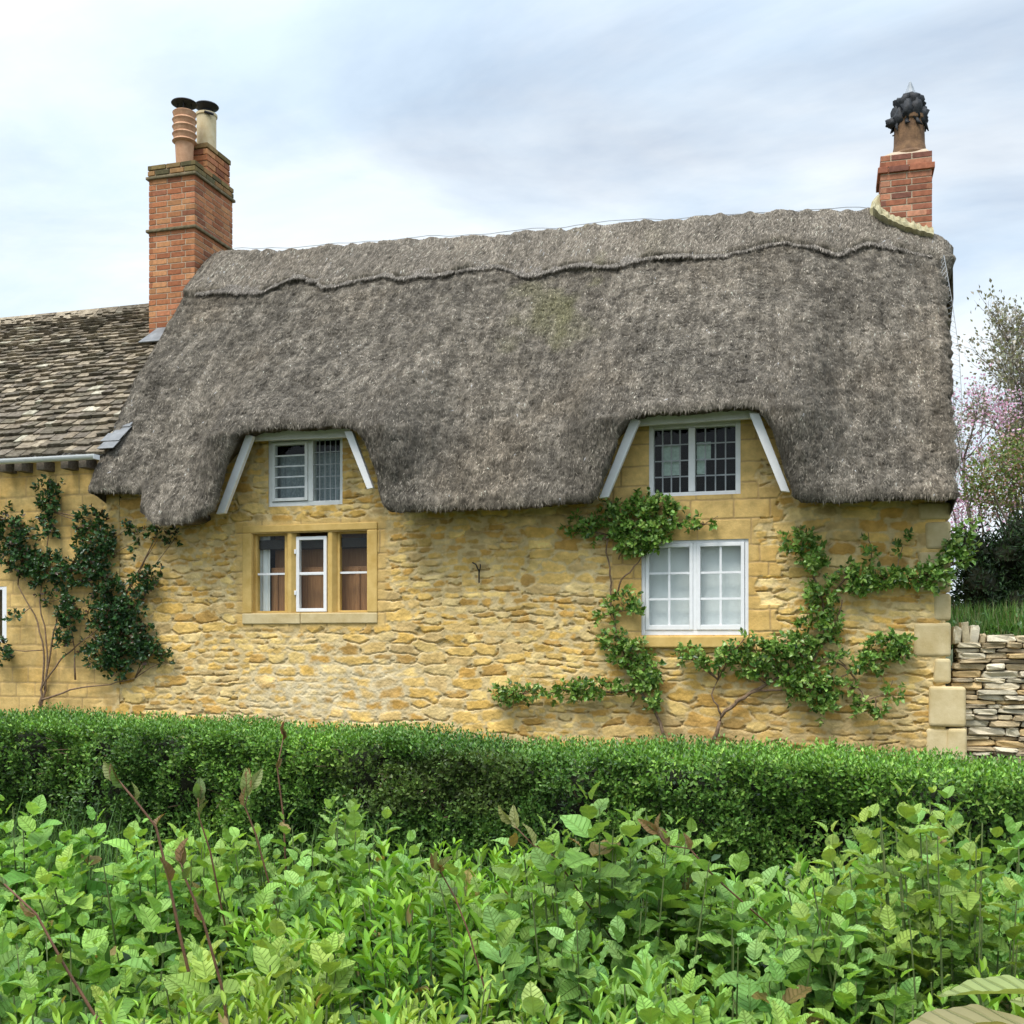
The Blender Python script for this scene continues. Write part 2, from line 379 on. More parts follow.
rx_ = np.array([atX(p, RY) for p, _ in RIDGE]); rz_ = np.array([atZ(p, q+5, RY) for p, q in RIDGE])
Zeave = lambda x: np.interp(x, ex, ez)+.012*vnoise(x*5, 0*x, seed=5)
Zbase = lambda x: np.interp(x, bx_, bz_)
Zridge = lambda x: np.interp(x, rx_, rz_)+.02*vnoise(x*2.2, 0*x+3, seed=6)
DORM = [((atX(216, EY)+atX(378, EY))/2, (atX(378, EY)-atX(216, EY))/2, atZ(300, 430, EY)),
        ((atX(600, EY)+atX(790, EY))/2, (atX(790, EY)-atX(600, EY))/2, atZ(700, 412, EY))]
SCAL = [(180, 300), (253, 299), (274, 297), (298, 284), (323, 287), (339, 295), (364, 290), (393, 282), (417, 287), (442, 284), (466, 278), (483, 275), (503, 273), (528, 282), (548, 280), (569, 276),
        (590, 273), (617, 275), (640, 272), (662, 267), (695, 264), (724, 269), (753, 260), (777, 250), (806, 258), (839, 264), (863, 248), (888, 253), (929, 256), (960, 262)]
sx_ = np.array([atX(p, 2.0) for p, _ in SCAL]); sz_ = np.array([atZ(p, q, 2.0) for p, q in SCAL]); sm_ = np.convolve(np.pad(sz_, 3, 'edge'), np.ones(7)/7, 'valid'); sz_ = sm_+(sz_-sm_)*1.3; sq_ = np.linspace(sx_[0], sx_[-1], 400); sp_ = np.interp(sq_, sx_, sz_)-.05*np.abs(np.sin(sq_*3.4+.5)); sp_ = np.convolve(np.pad(sp_, 8, 'edge'), np.hanning(17)/np.hanning(17).sum(), 'valid'); sx_, sz_ = sq_, sp_+.03
Zscal = lambda x: np.interp(x, sx_, sz_)+.02*vnoise(x*9, 0*x, seed=8)
def Ymain(X, Z):
    z0, z1 = Zbase(X), Zridge(X); w_ = np.clip((Z-z0)/(z1-z0), -.3, 1.0)
    return EY+(RY-EY)*(w_-.05*np.sin(np.pi*np.clip(w_, 0, 1)))
def smin(a, b, k):
    h = np.clip(.5+.5*(b-a)/k, 0, 1); return b*(1-h)+a*h-k*h*(1-h)
def Ysurf(X, Z):
    Y = Ymain(X, Z)
    for xc, hw, zt in DORM:
        fx = 1-sstep(hw-.02, hw+.62, np.abs(X-xc))
        Yd = EY+np.clip(Z-zt, 0, 9)*1.02-.05*sstep(0, .5, Z-zt)*(1-sstep(.5, 1.3, Z-zt))
        Y = Y*(1-fx)+smin(Y, Yd, .22)*fx
    return Y

cot = thing('thatched_cottage', 'honey stone cottage under a deep grey thatched roof with two dormer windows', 'cottage', (0, 0, 0))

# ---- thatch
nu, nv = 760, 360
u = np.linspace(0, 1, nu); v = np.linspace(0, 1, nv)
U, Vv = np.meshgrid(u, v)
XLv = XL-.11-.15*sstep(.12, .5, Vv)+.06*sstep(.75, 1, Vv)
XRv = XR+.16*Vv**1.2+.09*sstep(.84, .93, Vv)
X = XLv+U*(XRv-XLv)
zE, zR = Zeave(X), Zridge(X)
Z = zE+(zR-zE)*Vv
Y = Ysurf(X, Z)
dE = Z-zE
Y += .07*np.exp(-(dE/.045))                                                   # rounded lip
dl, dr = (X-XLv), (XRv-X)
Y += .12*np.exp(-dl/.05)+.12*np.exp(-dr/.04)                                  # rounded verges
ridge_in = sstep(-.03, .035, Z-Zscal(X))
nz = .5*fbm(X*1.1, Z*1.1, Y, 21, 3)*.14+fbm(X*5, Z*4, Y*4, 22, 3)*.035+fbm(X*14, Z*9, Y*7, 23, 3)*.034+np.abs(vnoise(X*40, Z*22, Y*16, 24))*.024
nz = nz*(1-.45*ridge_in)
nz = nz*(.35+.65*sstep(0, .15, dE))
prot = nz-ridge_in*(.08+.05*fbm(X*9, Z*1.5, seed=31, o=2))
nY, nZ = .8, -.6
X = X+.014*fbm(X*14, Z*14, seed=41, o=2)*(1+2*np.exp(-dr/.1))
Y = Y+prot*nY; Z = Z-(-prot)*nZ*.6
fade = 1-np.exp(-dE/.02)
G = np.stack([X, Y, Z], -1)
# weathering colour of the straw
big = fbm(X*.7, Z*.9, seed=51, o=3); med = fbm(X*3, Z*3, seed=52, o=3)
cA, cB, cG = np.array([.190, .166, .131]), np.array([.106, .095, .077]), np.array([.155, .148, .075])
tcol = cA*(.5+.5*big)[..., None]+cB*(.5-.5*big)[..., None]
brn = sstep(-.1, .5, fbm(X*.9+20, Z*1.2, seed=55, o=4))[..., None]*.5; tcol = tcol*(1-brn)+np.array([.172, .142, .104])*brn
tcol *= np.exp(.28*med+0.70*fbm(X*13, Z*13, seed=57, o=3)+.45*fbm(X*26, Z*3.0, seed=59, o=3)+.06)[..., None]
mo = (sstep(.15, .5, fbm(X*1.6+3, Z*1.6, seed=53, o=4))*sstep(-1.4, .2, -np.abs(X+2.8))*sstep(4.0, 4.8, Z))[..., None]
tcol = tcol*(1-.8*mo)+cG*.8*mo
for xc, hw, zt in DORM:                                                       # greyer, older straw round the dormers
    k = np.exp(-((np.abs(X-xc)-hw-.15)/.35)**2)*(1-sstep(zt+.1, zt+.9, Z))
    k2 = np.exp(-((Z-zt-.2)/.3)**2)*(1-sstep(hw, hw+.5, np.abs(X-xc)))
    k = np.clip(k*.4+k2*.3, 0, 1)[..., None]; tcol = tcol*(1-k)+np.array([.135, .120, .098])*(1+.4*fbm(X*13, Z*16, seed=58, o=2))[..., None]*k
rg = ridge_in[..., None]*.55; tcol = tcol*(1-rg)+np.array([.222, .193, .153])*(1+.3*med)[..., None]*rg
Vg = G.reshape(-1, 3); Cg = tcol.reshape(-1, 3)
idx = np.arange(nu*nv).reshape(nv, nu)
Q = [np.stack([idx[:-1, :-1], idx[:-1, 1:], idx[1:, 1:], idx[1:, :-1]], -1).reshape(-1, 4)]
Vs, Cs, n0 = [Vg], [Cg], nu*nv
# underside strip from the lip back to the wall
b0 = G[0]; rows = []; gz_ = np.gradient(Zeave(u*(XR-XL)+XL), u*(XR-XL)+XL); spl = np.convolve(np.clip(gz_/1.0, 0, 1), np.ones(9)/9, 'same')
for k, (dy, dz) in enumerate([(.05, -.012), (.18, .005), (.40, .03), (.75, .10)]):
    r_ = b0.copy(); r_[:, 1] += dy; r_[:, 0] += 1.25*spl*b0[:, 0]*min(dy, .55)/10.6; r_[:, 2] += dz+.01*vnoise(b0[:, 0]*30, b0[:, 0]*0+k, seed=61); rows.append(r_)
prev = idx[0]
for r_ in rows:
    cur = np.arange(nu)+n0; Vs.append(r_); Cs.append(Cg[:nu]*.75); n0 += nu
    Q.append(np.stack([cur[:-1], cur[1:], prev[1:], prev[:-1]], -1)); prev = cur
# back slope
top = G[-1]; prev = idx[-1]
for k in range(1, 9):
    t = k/8; r_ = top.copy(); r_[:, 1] = top[:, 1]+.12*min(1, t*8)+2.9*t; r_[:, 2] = top[:, 2]-.02-3.7*t; r_ = r_+.03*rng.normal(size=r_.shape)
    cur = np.arange(nu)+n0; Vs.append(r_); Cs.append(Cg[-nu:]); n0 += nu
    Q.append(np.stack([prev[:-1], prev[1:], cur[1:], cur[:-1]], -1)); prev = cur
backrow = prev
# verge end faces: turn in along the gables
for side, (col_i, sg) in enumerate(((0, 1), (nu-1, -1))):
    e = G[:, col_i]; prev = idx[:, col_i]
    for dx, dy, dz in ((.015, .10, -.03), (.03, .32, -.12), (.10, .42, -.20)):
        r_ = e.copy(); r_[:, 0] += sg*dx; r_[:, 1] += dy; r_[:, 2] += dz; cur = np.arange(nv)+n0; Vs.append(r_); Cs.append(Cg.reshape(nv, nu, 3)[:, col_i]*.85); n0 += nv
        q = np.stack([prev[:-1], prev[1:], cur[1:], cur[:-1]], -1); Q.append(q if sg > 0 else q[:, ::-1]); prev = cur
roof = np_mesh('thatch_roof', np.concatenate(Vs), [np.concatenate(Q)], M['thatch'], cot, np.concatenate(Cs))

# ---- loose straw lying on the thatch (one sub-part)
ns = 150000
iu = rng.uniform(0, nu-1.01, ns); iv = rng.uniform(0, nv-1.01, ns)**1.0
a, b = iu.astype(int), iv.astype(int)
P0 = G[b, a]+(G[np.minimum(b+1, nv-1), a]-G[b, a])*(iv-b)[:, None]+(G[b, np.minimum(a+1, nu-1)]-G[b, a])*(iu-a)[:, None]
b2 = np.clip(b-6, 0, nv-8); dn = norm(G[b2, a]-G[b2+7, a]); ac = norm(G[b, np.minimum(a+4, nu-1)]-G[b, np.maximum(a-4, 0)])
nn = norm(np.cross(dn, ac)); nn *= np.sign(-nn[:, 1:2]+1e-6)
inr = ridge_in[b, a]
ang = rng.normal(0, 1, ns)*np.where(inr > .5, .20, .40)
d = norm(dn*np.cos(ang)[:, None]+ac*np.sin(ang)[:, None]+nn*rng.uniform(-.10, .12, ns)[:, None])
Ls = rng.uniform(.02, .06, ns)*np.where(inr > .5, 1.9, 1.0); Ws = rng.uniform(.005, .012, ns)
sdv = norm(np.cross(d, nn)); P0 = P0+nn*.004
Vst = np.stack([P0-sdv*Ws[:, None]*.5, P0+sdv*Ws[:, None]*.5, P0+d*Ls[:, None]], 1).reshape(-1, 3)
kc = tcol[b, a]*np.exp(rng.normal(-.05, .42, ns))[:, None]*np.where(inr > .5, 1.12, 1.0)[:, None]
Cst = np.repeat(np.clip(kc, .02, .5), 3, 0)
# shaggy fringe under the ridge edge and along the eave lip
nf = 16000
xf = rng.uniform(XL+.05, XR-.02, nf); zf = Zscal(xf)+rng.uniform(.0, .14, nf); yf = Ysurf(xf, zf)-.078
dF = norm(np.stack([rng.normal(0, .25, nf), -.62+rng.normal(0, .10, nf), np.full(nf, -.8)], 1)); Lf = rng.uniform(.03, .075, nf)
Pf = np.stack([xf, yf, zf], 1)
V2 = np.stack([Pf-[.004, 0, 0], Pf+[.004, 0, 0], Pf+dF*Lf[:, None]], 1).reshape(-1, 3); C2 = np.repeat(np.array([.17, .152, .128])*np.exp(rng.normal(0, .5, nf))[:, None], 3, 0)
ne = 5000; ie = rng.integers(0, nu, ne); Pe = G[rng.integers(0, 4, ne), ie]+np.stack([rng.uniform(-.006, .006, ne), rng.uniform(0, .2, ne)**2, 0*ie], 1)
dEe = norm(np.stack([rng.normal(0, .35, ne), rng.normal(-.3, .3, ne), np.full(ne, -.8)], 1)); Le = rng.uniform(.006, .02, ne)
V3 = np.stack([Pe-[.003, 0, 0], Pe+[.003, 0, 0], Pe+dEe*Le[:, None]], 1).reshape(-1, 3); C3 = np.repeat(Cg[ie]*np.exp(rng.normal(0, .3, ne))[:, None], 3, 0)
VV = np.concatenate([Vst, V2, V3]); CC = np.concatenate([Cst, C2, C3])
np_mesh('straw', VV, np.arange(len(VV)).reshape(-1, 3), M['straw'], roof, CC, smooth=False)

# ---- wire netting over the ridge and down the gable verge
mb = MB()
xs = np.linspace(atX(236, RY), atX(872, RY), 60); pts = [(x, RY-.05, Zridge(np.array([x]))[0]+.06+.005*math.sin(i*1.9)) for i, x in enumerate(xs)]
mb.tube(pts, .0045, 3)
pts = [(x, RY-.35, Zridge(np.array([x]))[0]-.33) for x in xs]
for i in range(59):
    a_, b_ = np.array(xs[i]), np.array(xs[i+1])
    for q in range(5):
        x0 = a_+(b_-a_)*q/5; mb.tube([(x0, RY-.05, Zridge(np.array([x0]))[0]+.07), (x0+.03, RY-.09, Zridge(np.array([x0]))[0]-.02)], .0011, 3)
mb.build('ridge_netting', M['wire'], roof)
mb = MB()
ne_ = [np.array(at(p, q, 1.8)) for p, q in ((944, 255), (952, 300), (959, 350), (962, 400), (961, 450), (957, 490))]
ni_ = [np.array(at(p, q, 1.8)) for p, q in ((941, 258), (943, 300), (946, 350), (948, 400), (951, 450), (954, 490))]
mb.tube(ne_, .004, 3)
for i in range(5):
    for k in range(9):
        f0, f1 = k/9, (k+1)/9
        e0 = ne_[i]+(ne_[i+1]-ne_[i])*f0; e1 = ni_[i]+(ni_[i+1]-ni_[i])*f1; e2 = ni_[i]+(ni_[i+1]-ni_[i])*f0; e3 = ne_[i]+(ne_[i+1]-ne_[i])*f1
        mb.tube([e0, e1], .002, 3); mb.tube([e2, e3], .002, 3)
mb.build('verge_netting', M['wire'], roof)

# ---- windows: rectangles in wall coordinates
def rect(pxl, pxr, ytl, ytr, ybl, ybr, Y=0.0):
    x0, x1 = atX(pxl, Y), atX(pxr, Y)
    z1 = (atZ(pxl, ytl, Y)+atZ(pxr, ytr, Y))/2; z0 = (atZ(pxl, ybl, Y)+atZ(pxr, ybr, Y))/2
    return x0, x1, z0, z1
W1 = rect(268, 343, 438, 434, 508, 504)
W2 = rect(252.5, 367.5, 534, 529, 614, 612)
W3 = rect(648, 741, 424, 419, 498, 495)
W4 = rect(641, 749, 541, 537, 637, 634)
OPEN = [W1, W2, W3, W4]

# ---- the rubble wall as one fine relief
HONEY = [lin(220, 186, 114), lin(208, 172, 98), lin(224, 196, 130), lin(198, 158, 88), lin(216, 186, 126), lin(188, 152, 90), lin(218, 194, 140), lin(210, 178, 110), lin(196, 170, 120)]
def courses(Xw, Zw, seed, hmin, hmax, wmin, wmax):
    r = np.random.default_rng(seed); zs = [Zw.min()-.1]
    while zs[-1] < Zw.max()+.1: zs.append(zs[-1]+r.uniform(hmin, hmax))
    zs = np.array(zs); ci = np.clip(np.searchsorted(zs, Zw)-1, 0, len(zs)-2)
    dz = np.minimum(Zw-zs[ci], zs[ci+1]-Zw); dx = np.zeros_like(dz); sid = np.zeros_like(dz); tx = np.zeros_like(dz); tz = (Zw-zs[ci])/(zs[ci+1]-zs[ci])-.5
    for c in range(len(zs)-1):
        m = ci == c
        if not m.any(): continue
        hgt = zs[c+1]-zs[c]; xs_ = [Xw.min()-.1-r.uniform(0, .3)]
        while xs_[-1] < Xw.max()+.1: xs_.append(xs_[-1]+r.uniform(wmin, wmax)*(.6+.4*hgt/hmax)*(2.0 if r.random() < .1 else 1))
        xs_ = np.array(xs_); k = np.clip(np.searchsorted(xs_, Xw[m])-1, 0, len(xs_)-2)
        dx[m] = np.minimum(Xw[m]-xs_[k], xs_[k+1]-Xw[m]); sid[m] = c*977+k; tx[m] = (Xw[m]-xs_[k])/(xs_[k+1]-xs_[k])-.5
    dx = np.maximum(dx, 1e-4); dz = np.maximum(dz, 1e-4)
    return sid, 1/np.sqrt(1/dx**2+1/dz**2), tx, tz
def rubble(X, Z, seed, a, b):
    """roughly coursed irregular stones: nearest of jittered, staggered seeds in a squarish metric"""
    gx, gz = X/a, Z/b; iz = np.floor(gz); F1 = np.full(X.shape, 9.0); F2 = F1.copy(); sid = np.zeros_like(X); tx = np.zeros_like(X); tz = np.zeros_like(X)
    for dj in (-1, 0, 1):
        j = iz+dj; off = _hash(j, j*0+3, j*0, seed)*5; i0 = np.floor(gx+off)
        for di in (-2, -1, 0, 1, 2):
            i = i0+di; sx = i+.5+.75*(_hash(i, j, i*0, seed+1)-.5)-off; sz = j+.5+.42*(_hash(i, j, i*0, seed+2)-.5)
            wx = .75+.55*_hash(i, j, i*0, seed+3); wz = .80+.45*_hash(i, j, i*0, seed+4)
            ddx, ddz = (gx-sx)/wx, (gz-sz)/wz
            d_ = (np.abs(ddx)**6+np.abs(ddz)**6)**(1/6)
            c1 = d_ < F1; F2 = np.where(c1, F1, np.minimum(F2, d_)); F1 = np.where(c1, d_, F1)
            sid = np.where(c1, i*131+j*7919, sid); tx = np.where(c1, ddx, tx); tz = np.where(c1, ddz, tz)
    return sid, (F2-F1)*b*.5, np.clip(tx, -.8, .8), np.clip(tz, -.8, .8)
def wall_relief(X, Z, seed, ash):
    """returns protrusion and colour. ash: 0 rubble .. 1 smooth dressed blocks"""
    w1, w2 = fbm(X*1.3, Z*1.3, seed=seed, o=2), fbm(X*1.3+9, Z*1.3, seed=seed+5, o=2)
    w3, w4 = fbm(X*8, Z*8, seed=seed+9, o=2), fbm(X*8+5, Z*8, seed=seed+12, o=2)
    Xa, Za = X+.05*w1+.020*w3, Z+.045*w2+.009*w4
    sid, dd, tx, tz = rubble(Xa, Za, seed, .205, .070); sb = rubble(Xa, Za, seed+200, .30, .120)
    bigm = fbm(X*1.5, Z*2.2, seed=seed+81, o=2) > .12
    sid, dd, tx, tz = [np.where(bigm, q_+(50000 if n_ == 0 else 0), p_) for n_, (p_, q_) in enumerate(zip((sid, dd, tx, tz), sb))]
    sidA, ddA, txA, tzA = courses(X+.006*w3, Z+.006*w4, seed+77, .13, .26, .24, .55)
    # lime-smeared zone under the mullioned window, weathered rubble low on the right
    lime = np.clip(np.exp(-((X-atX(335))/1.15)**2-((Z-atZ(335, 690))/.42)**2)*1.3+.35*fbm(X*2, Z*2, seed=seed+20, o=3), 0, 1)*sstep(-7.7, -7.2, X)
    dn_ = dd+.016*fbm(X*22, Z*22, seed=seed+30, o=3)
    flush = sstep(-.35, .25, fbm(X*1.9+7, Z*2.6, seed=seed+31, o=3))                    # where the pointing is flush the joints all but vanish
    edge = sstep(.001, .014+.014*lime, dn_)
    c_gain = 1.13
    h = edge*(.003+.006*h1(sid, seed))*(1-.35*lime)*(1-.55*flush)+edge*(h1(sid, seed+1)-.5)*tx*.006+edge*(h1(sid, seed+2)-.42)*tz*.006
    lip_ = np.exp(-((dd-.003)/.005)**2)*(tz < -.12)*sstep(.45, .8, h1(sid, seed+4)+.35*fbm(X*5, Z*5, seed=seed+32, o=2))
    h = h+.006*fbm(X*11, Z*20, seed=seed+40, o=4)+.003*vnoise(X*70, Z*70, seed=seed+41)-lip_*.032*(1-.8*lime)
    hA = .008*sstep(.002, .012, ddA)+.006*fbm(X*9, Z*9, seed=seed+50, o=5)+(h1(sidA, 3)-.5)*.006
    pal = np.array(HONEY)
    ci = (h1(sid, seed+3)*len(pal)).astype(int).clip(0, len(pal)-1)
    c = pal[ci]*(1+.22*(h1(sid, seed+6)-.5)+.40*fbm(X*7, Z*12, seed=seed+60, o=4))[..., None]
    mort = np.array([.61, .48, .26])*(1+.15*fbm(X*9, Z*9, seed=seed+61, o=2))[..., None]
    limec = np.array([.64, .55, .37])*(1+.12*fbm(X*5, Z*5, seed=seed+62, o=3))[..., None]
    mort = mort*(1-lime[..., None])+limec*lime[..., None]
    rust = sstep(.25, .6, fbm(X*2.2, Z*3, seed=seed+63, o=3))[..., None]*.28
    c = c*(1-rust)+np.array([.50, .32, .10])*rust
    smear = (.25*lime*sstep(-.1, .5, fbm(X*6, Z*6, seed=seed+64, o=3)))[..., None]
    c = c*(1-smear)+limec*smear
    e3 = edge[..., None]; c = mort*(1-e3)+c*e3
    low = (sstep(1.15, .55, Z)*sstep(-2.6, -1.2, X))[..., None]*.45              # browner, older stone low on the right
    c = c*(1-low)+np.array([.40, .27, .12])*(1+.3*fbm(X*4, Z*6, seed=seed+65, o=3))[..., None]*low
    cA = np.array([.62, .44, .18])*(1+.22*(h1(sidA, 9)-.5)+.24*fbm(X*4, Z*6, seed=seed+70, o=5))[..., None]; oA = sstep(.0, .5, fbm(X*2.5, Z*2.5, seed=seed+71, o=3))[..., None]*.5; cA = cA*(1-oA)+np.array([.56, .35, .10])*oA
    jA = (1-sstep(.003, .012, ddA))[..., None]; cA = cA*(1-jA)+np.array([.44, .31, .15])*jA
    a3 = ash[..., None]
    return h*(1-ash)+hA*ash, (c*(1-a3)+cA*a3)*np.array([1.13, 1.12, 1.06])
def wall_grid(name, x0, x1, ztop_f, zmax, res, seed, ashf, openings, parent, material):
    nx, nz_ = int((x1-x0)/res)+1, int(zmax/res)+1
    X, Z = np.meshgrid(np.linspace(x0, x1, nx), np.linspace(0, zmax, nz_))
    hh, cc = wall_relief(X, Z, seed, ashf(X, Z))
    for (a_, b_, c_, d_) in openings:
        q = np.maximum(np.maximum(a_-X, X-b_), np.maximum(c_-Z, Z-d_)); hh = hh*(.35+.65*sstep(0, .10, q))
    V = np.stack([X, -hh, Z], -1).reshape(-1, 3)
    i = np.arange(nx*nz_).reshape(nz_, nx); q = np.stack([i[:-1, :-1], i[:-1, 1:], i[1:, 1:], i[1:, :-1]], -1)
    cx_, cz_ = (X[:-1, :-1]+X[1:, 1:])/2, (Z[:-1, :-1]+Z[1:, 1:])/2
    keep = cz_ < ztop_f(cx_)
    for (a_, b_, c_, d_) in openings: keep &= ~((cx_ > a_) & (cx_ < b_) & (cz_ > c_) & (cz_ < d_))
    q = q[keep]; used = np.unique(q); rm = np.full(len(V), -1); rm[used] = np.arange(len(used))
    return np_mesh(name, V[used], rm[q], material, parent, cc.reshape(-1, 3)[used])
XW0, XW1 = -7.88, 1.06
def ash_f(X, Z):
    a_ = sstep(-.008, .008, np.minimum(np.minimum(X-atX(612), atX(768)-X+.10*np.sign(np.sin(Z*11+.6))+.03*np.sin(Z*23)), Z-(W4[2]-.12))+.012*fbm(X*16, Z*16, seed=91, o=2))
    n_ = sstep(-.03, .03, np.minimum(np.minimum(X-atX(236), atX(386)-X), np.minimum(Z-W2[2]+.16, W2[3]+.13-Z)))
    return np.clip(np.maximum(a_, n_*.9), 0, 1)
pad = .008
wall = wall_grid('wall', XW0, XW1, lambda x: np.maximum(np.maximum(Zeave(x), Zeave(x+.13)), Zeave(x+.26))+.20, 4.15, .0085, 100, ash_f, [(a_+pad, b_-pad, c_+pad, d_-pad) for a_, b_, c_, d_ in OPEN], cot, M['stone'])
mb = MB()   # gable and back walls, room partitions (the house is a closed box)
mb.box(XW1-.3, XW1, .02, 4.8, 0, 2.9); mb.box(XW0, XW0+.3, .02, 4.8, 0, 2.9); mb.box(XW0+.3, XW1-.3, 4.5, 4.8, 0, 3.0)
for x_, zr_ in ((XW1-.3, rz_[-1]-.45), (XW0, rz_[0]-.55)):
    mb.add([(x_+k*.3, y_, z_) for k in (0, 1) for y_, z_ in ((.05, 2.9), (4.78, 2.9), (RY, zr_))], Q=[[0, 3, 5, 2], [1, 2, 5, 4]], T=[[0, 2, 1], [3, 4, 5]])
mb.build('gable_wall', M['ashlar'], cot)
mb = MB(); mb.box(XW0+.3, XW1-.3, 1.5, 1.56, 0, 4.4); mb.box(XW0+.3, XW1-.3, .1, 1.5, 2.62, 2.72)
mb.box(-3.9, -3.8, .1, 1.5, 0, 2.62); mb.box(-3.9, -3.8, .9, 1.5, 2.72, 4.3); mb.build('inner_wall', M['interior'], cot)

def frame_box(mb, x0, x1, z0, z1, wd, y0, y1, bottom=None):
    b_ = bottom or wd
    mb.box(x0, x0+wd, y0, y1, z0, z1); mb.box(x1-wd, x1, y0, y1, z0, z1)
    mb.box(x0+wd, x1-wd, y0+.001, y1, z1-wd, z1); mb.box(x0+wd, x1-wd, y0+.001, y1, z0, z0+b_)
def pane(x0, x1, z0, z1, y, parent):
    mb = MB(); mb.add([(x0, y, z0), (x1, y, z0), (x1, y, z1), (x0, y, z1)], Q=[[0, 1, 2, 3]]); return mb.build('pane', M['glass'], parent)
def bars(x0, x1, z0, z1, nxs, nzs, y, wd, name, material, parent, dep=.012):
    mb = MB()
    for i in range(1, nxs): xx = x0+(x1-x0)*i/nxs; mb.box(xx-wd/2, xx+wd/2, y-dep, y-.002, z0, z1)
    for i in range(1, nzs): zz_ = z0+(z1-z0)*i/nzs; mb.box(x0, x1, y-dep-.001, y-.003, zz_-wd/2, zz_+wd/2)
    return mb.build(name, material, parent)
def reveal(mb, r, d0=-.0, d1=.2, t=.03):
    x0, x1, z0, z1 = r
    mb.box(x0-t, x0, d0, d1, z0-t, z1+t); mb.box(x1, x1+t, d0, d1, z0-t, z1+t); mb.box(x0, x1, d0+.001, d1, z1, z1+t); mb.box(x0, x1, d0+.001, d1, z0-t, z0)

# upper left casement window
x0, x1, z0, z1 = W1; mid = atX(310); yf = .015
mb = MB(); frame_box(mb, x0-.005, x1+.005, z0-.005, z1+.005, .05, yf, yf+.09, .06); mb.box(mid-.03, mid+.03, yf-.004, yf+.09, z0+.05, z1-.045)
wn = mb.build('window', M['offwhite'], cot, bevel=.006); wn['label'] = 'small white casement window under the smaller dormer'
mb = MB(); la = (x0+.05, mid-.03, z0+.062, z1-.052); frame_box(mb, *la, .035, yf-.02, yf+.05); mb.build('sash', M['offwhite'], wn, bevel=.004)
li_ = (la[0]+.035, la[1]-.035, la[2]+.035, la[3]-.035); pane(*li_, yf+.02, wn); bars(*li_, 1, 5, yf+.018, .016, 'glazing_bar', M['white'], wn, .02)
lb = (mid+.03, x1-.045, z0+.055, z1-.045); pane(*lb, yf+.04, wn); bars(*lb, 5, 5, yf+.038, .011, 'lead_came', M['came'], wn, .006)
# lower left stone-mullioned window
x0, x1, z0, z1 = W2; ya = -.022
mb = MB(); xo0, xo1, zt_, zb_ = atX(243), atX(378), atZ(310, 524), atZ(310, 624)
mb.box(xo0, x0, ya, .16, z0, z1); mb.box(x1, xo1, ya, .16, z0, z1); mb.box(xo0, xo1, ya+.002, .16, z1, zt_)
wn = mb.build('window', M['ashlar'], cot, bevel=.012); wn['label'] = 'three-light window in a dressed honey stone surround'
mb = MB(); mb.box(xo0, (x0+x1)/2-.1, ya-.004, .18, zb_, z0); mb.box((x0+x1)/2-.096, xo1, ya-.002, .18, zb_+.004, z0); mb.build('sill', M['quoin'], wn, bevel=.012)
m1, m2 = (atX(284.5), atX(294.5)), (atX(325.5), atX(335))
for q in (m1, m2):
    mb = MB()
    w2_ = (q[1]-q[0])/2; xm = (q[0]+q[1])/2
    mb.add([(xm-w2_, .14, z0), (xm-w2_, .05, z0), (xm-.02, .0, z0), (xm+.02, .0, z0), (xm+w2_, .05, z0), (xm+w2_, .14, z0), (xm-w2_, .14, z1), (xm-w2_, .05, z1), (xm-.02, .0, z1), (xm+.02, .0, z1), (xm+w2_, .05, z1), (xm+w2_, .14, z1)],
           Q=[[0, 1, 7, 6], [1, 2, 8, 7], [2, 3, 9, 8], [3, 4, 10, 9], [4, 5, 11, 10], [5, 0, 6, 11]])
    mb.build('mullion', M['ashlar'], wn, bevel=.006)
for k, (a_, b_) in enumerate(((x0, m1[0]), (m1[1], m2[0]), (m2[1], x1))):
    if k == 1:
        mb = MB(); frame_box(mb, a_+.002, b_-.002, z0+.015, z1-.05, .038, .03, .09); mb.box(a_+.04, b_-.04, .035, .08, (z0+z1)/2-.028, (z0+z1)/2+.004)
        for zz_ in (z0+.2, z1-.24): mb.box(a_-.016, a_+.006, .02, .05, zz_, zz_+.05)
        mb.build('casement', M['white'], wn, bevel=.004); pane(a_+.04, b_-.04, z0+.05, z1-.088, .06, wn)
    else:
        pane(a_, b_, z0, z1, .09, wn); mb = MB(); mb.box(a_, b_, .07, .088, (z0+z1)/2-.018, (z0+z1)/2+.004); mb.build('glazing_bar', M['white'], wn)
        mb = MB(); frame_box(mb, a_-.002, b_+.002, z0-.002, z1+.002, .03, .06, .12); mb.build('rebate', M['ashlar'], wn)
# upper right leaded window
x0, x1, z0, z1 = W3; mid = (atX(689)+atX(694))/2
mb = MB(); frame_box(mb, x0-.005, x1+.005, z0-.005, z1+.005, .06, yf, yf+.09, .055); mb.box(mid-.033, mid+.033, yf-.004, yf+.09, z0+.05, z1-.055)
wn = mb.build('window', M['white'], cot, bevel=.006); wn['label'] = 'white window with dark leaded lights under the larger dormer'
for a_, b_ in ((x0+.055, mid-.033), (mid+.033, x1-.055)):
    l_ = (a_, b_, z0+.05, z1-.055); pane(*l_, yf+.04, wn); bars(*l_, 4, 4, yf+.038, .013, 'lead_came', M['came'], wn, .008)
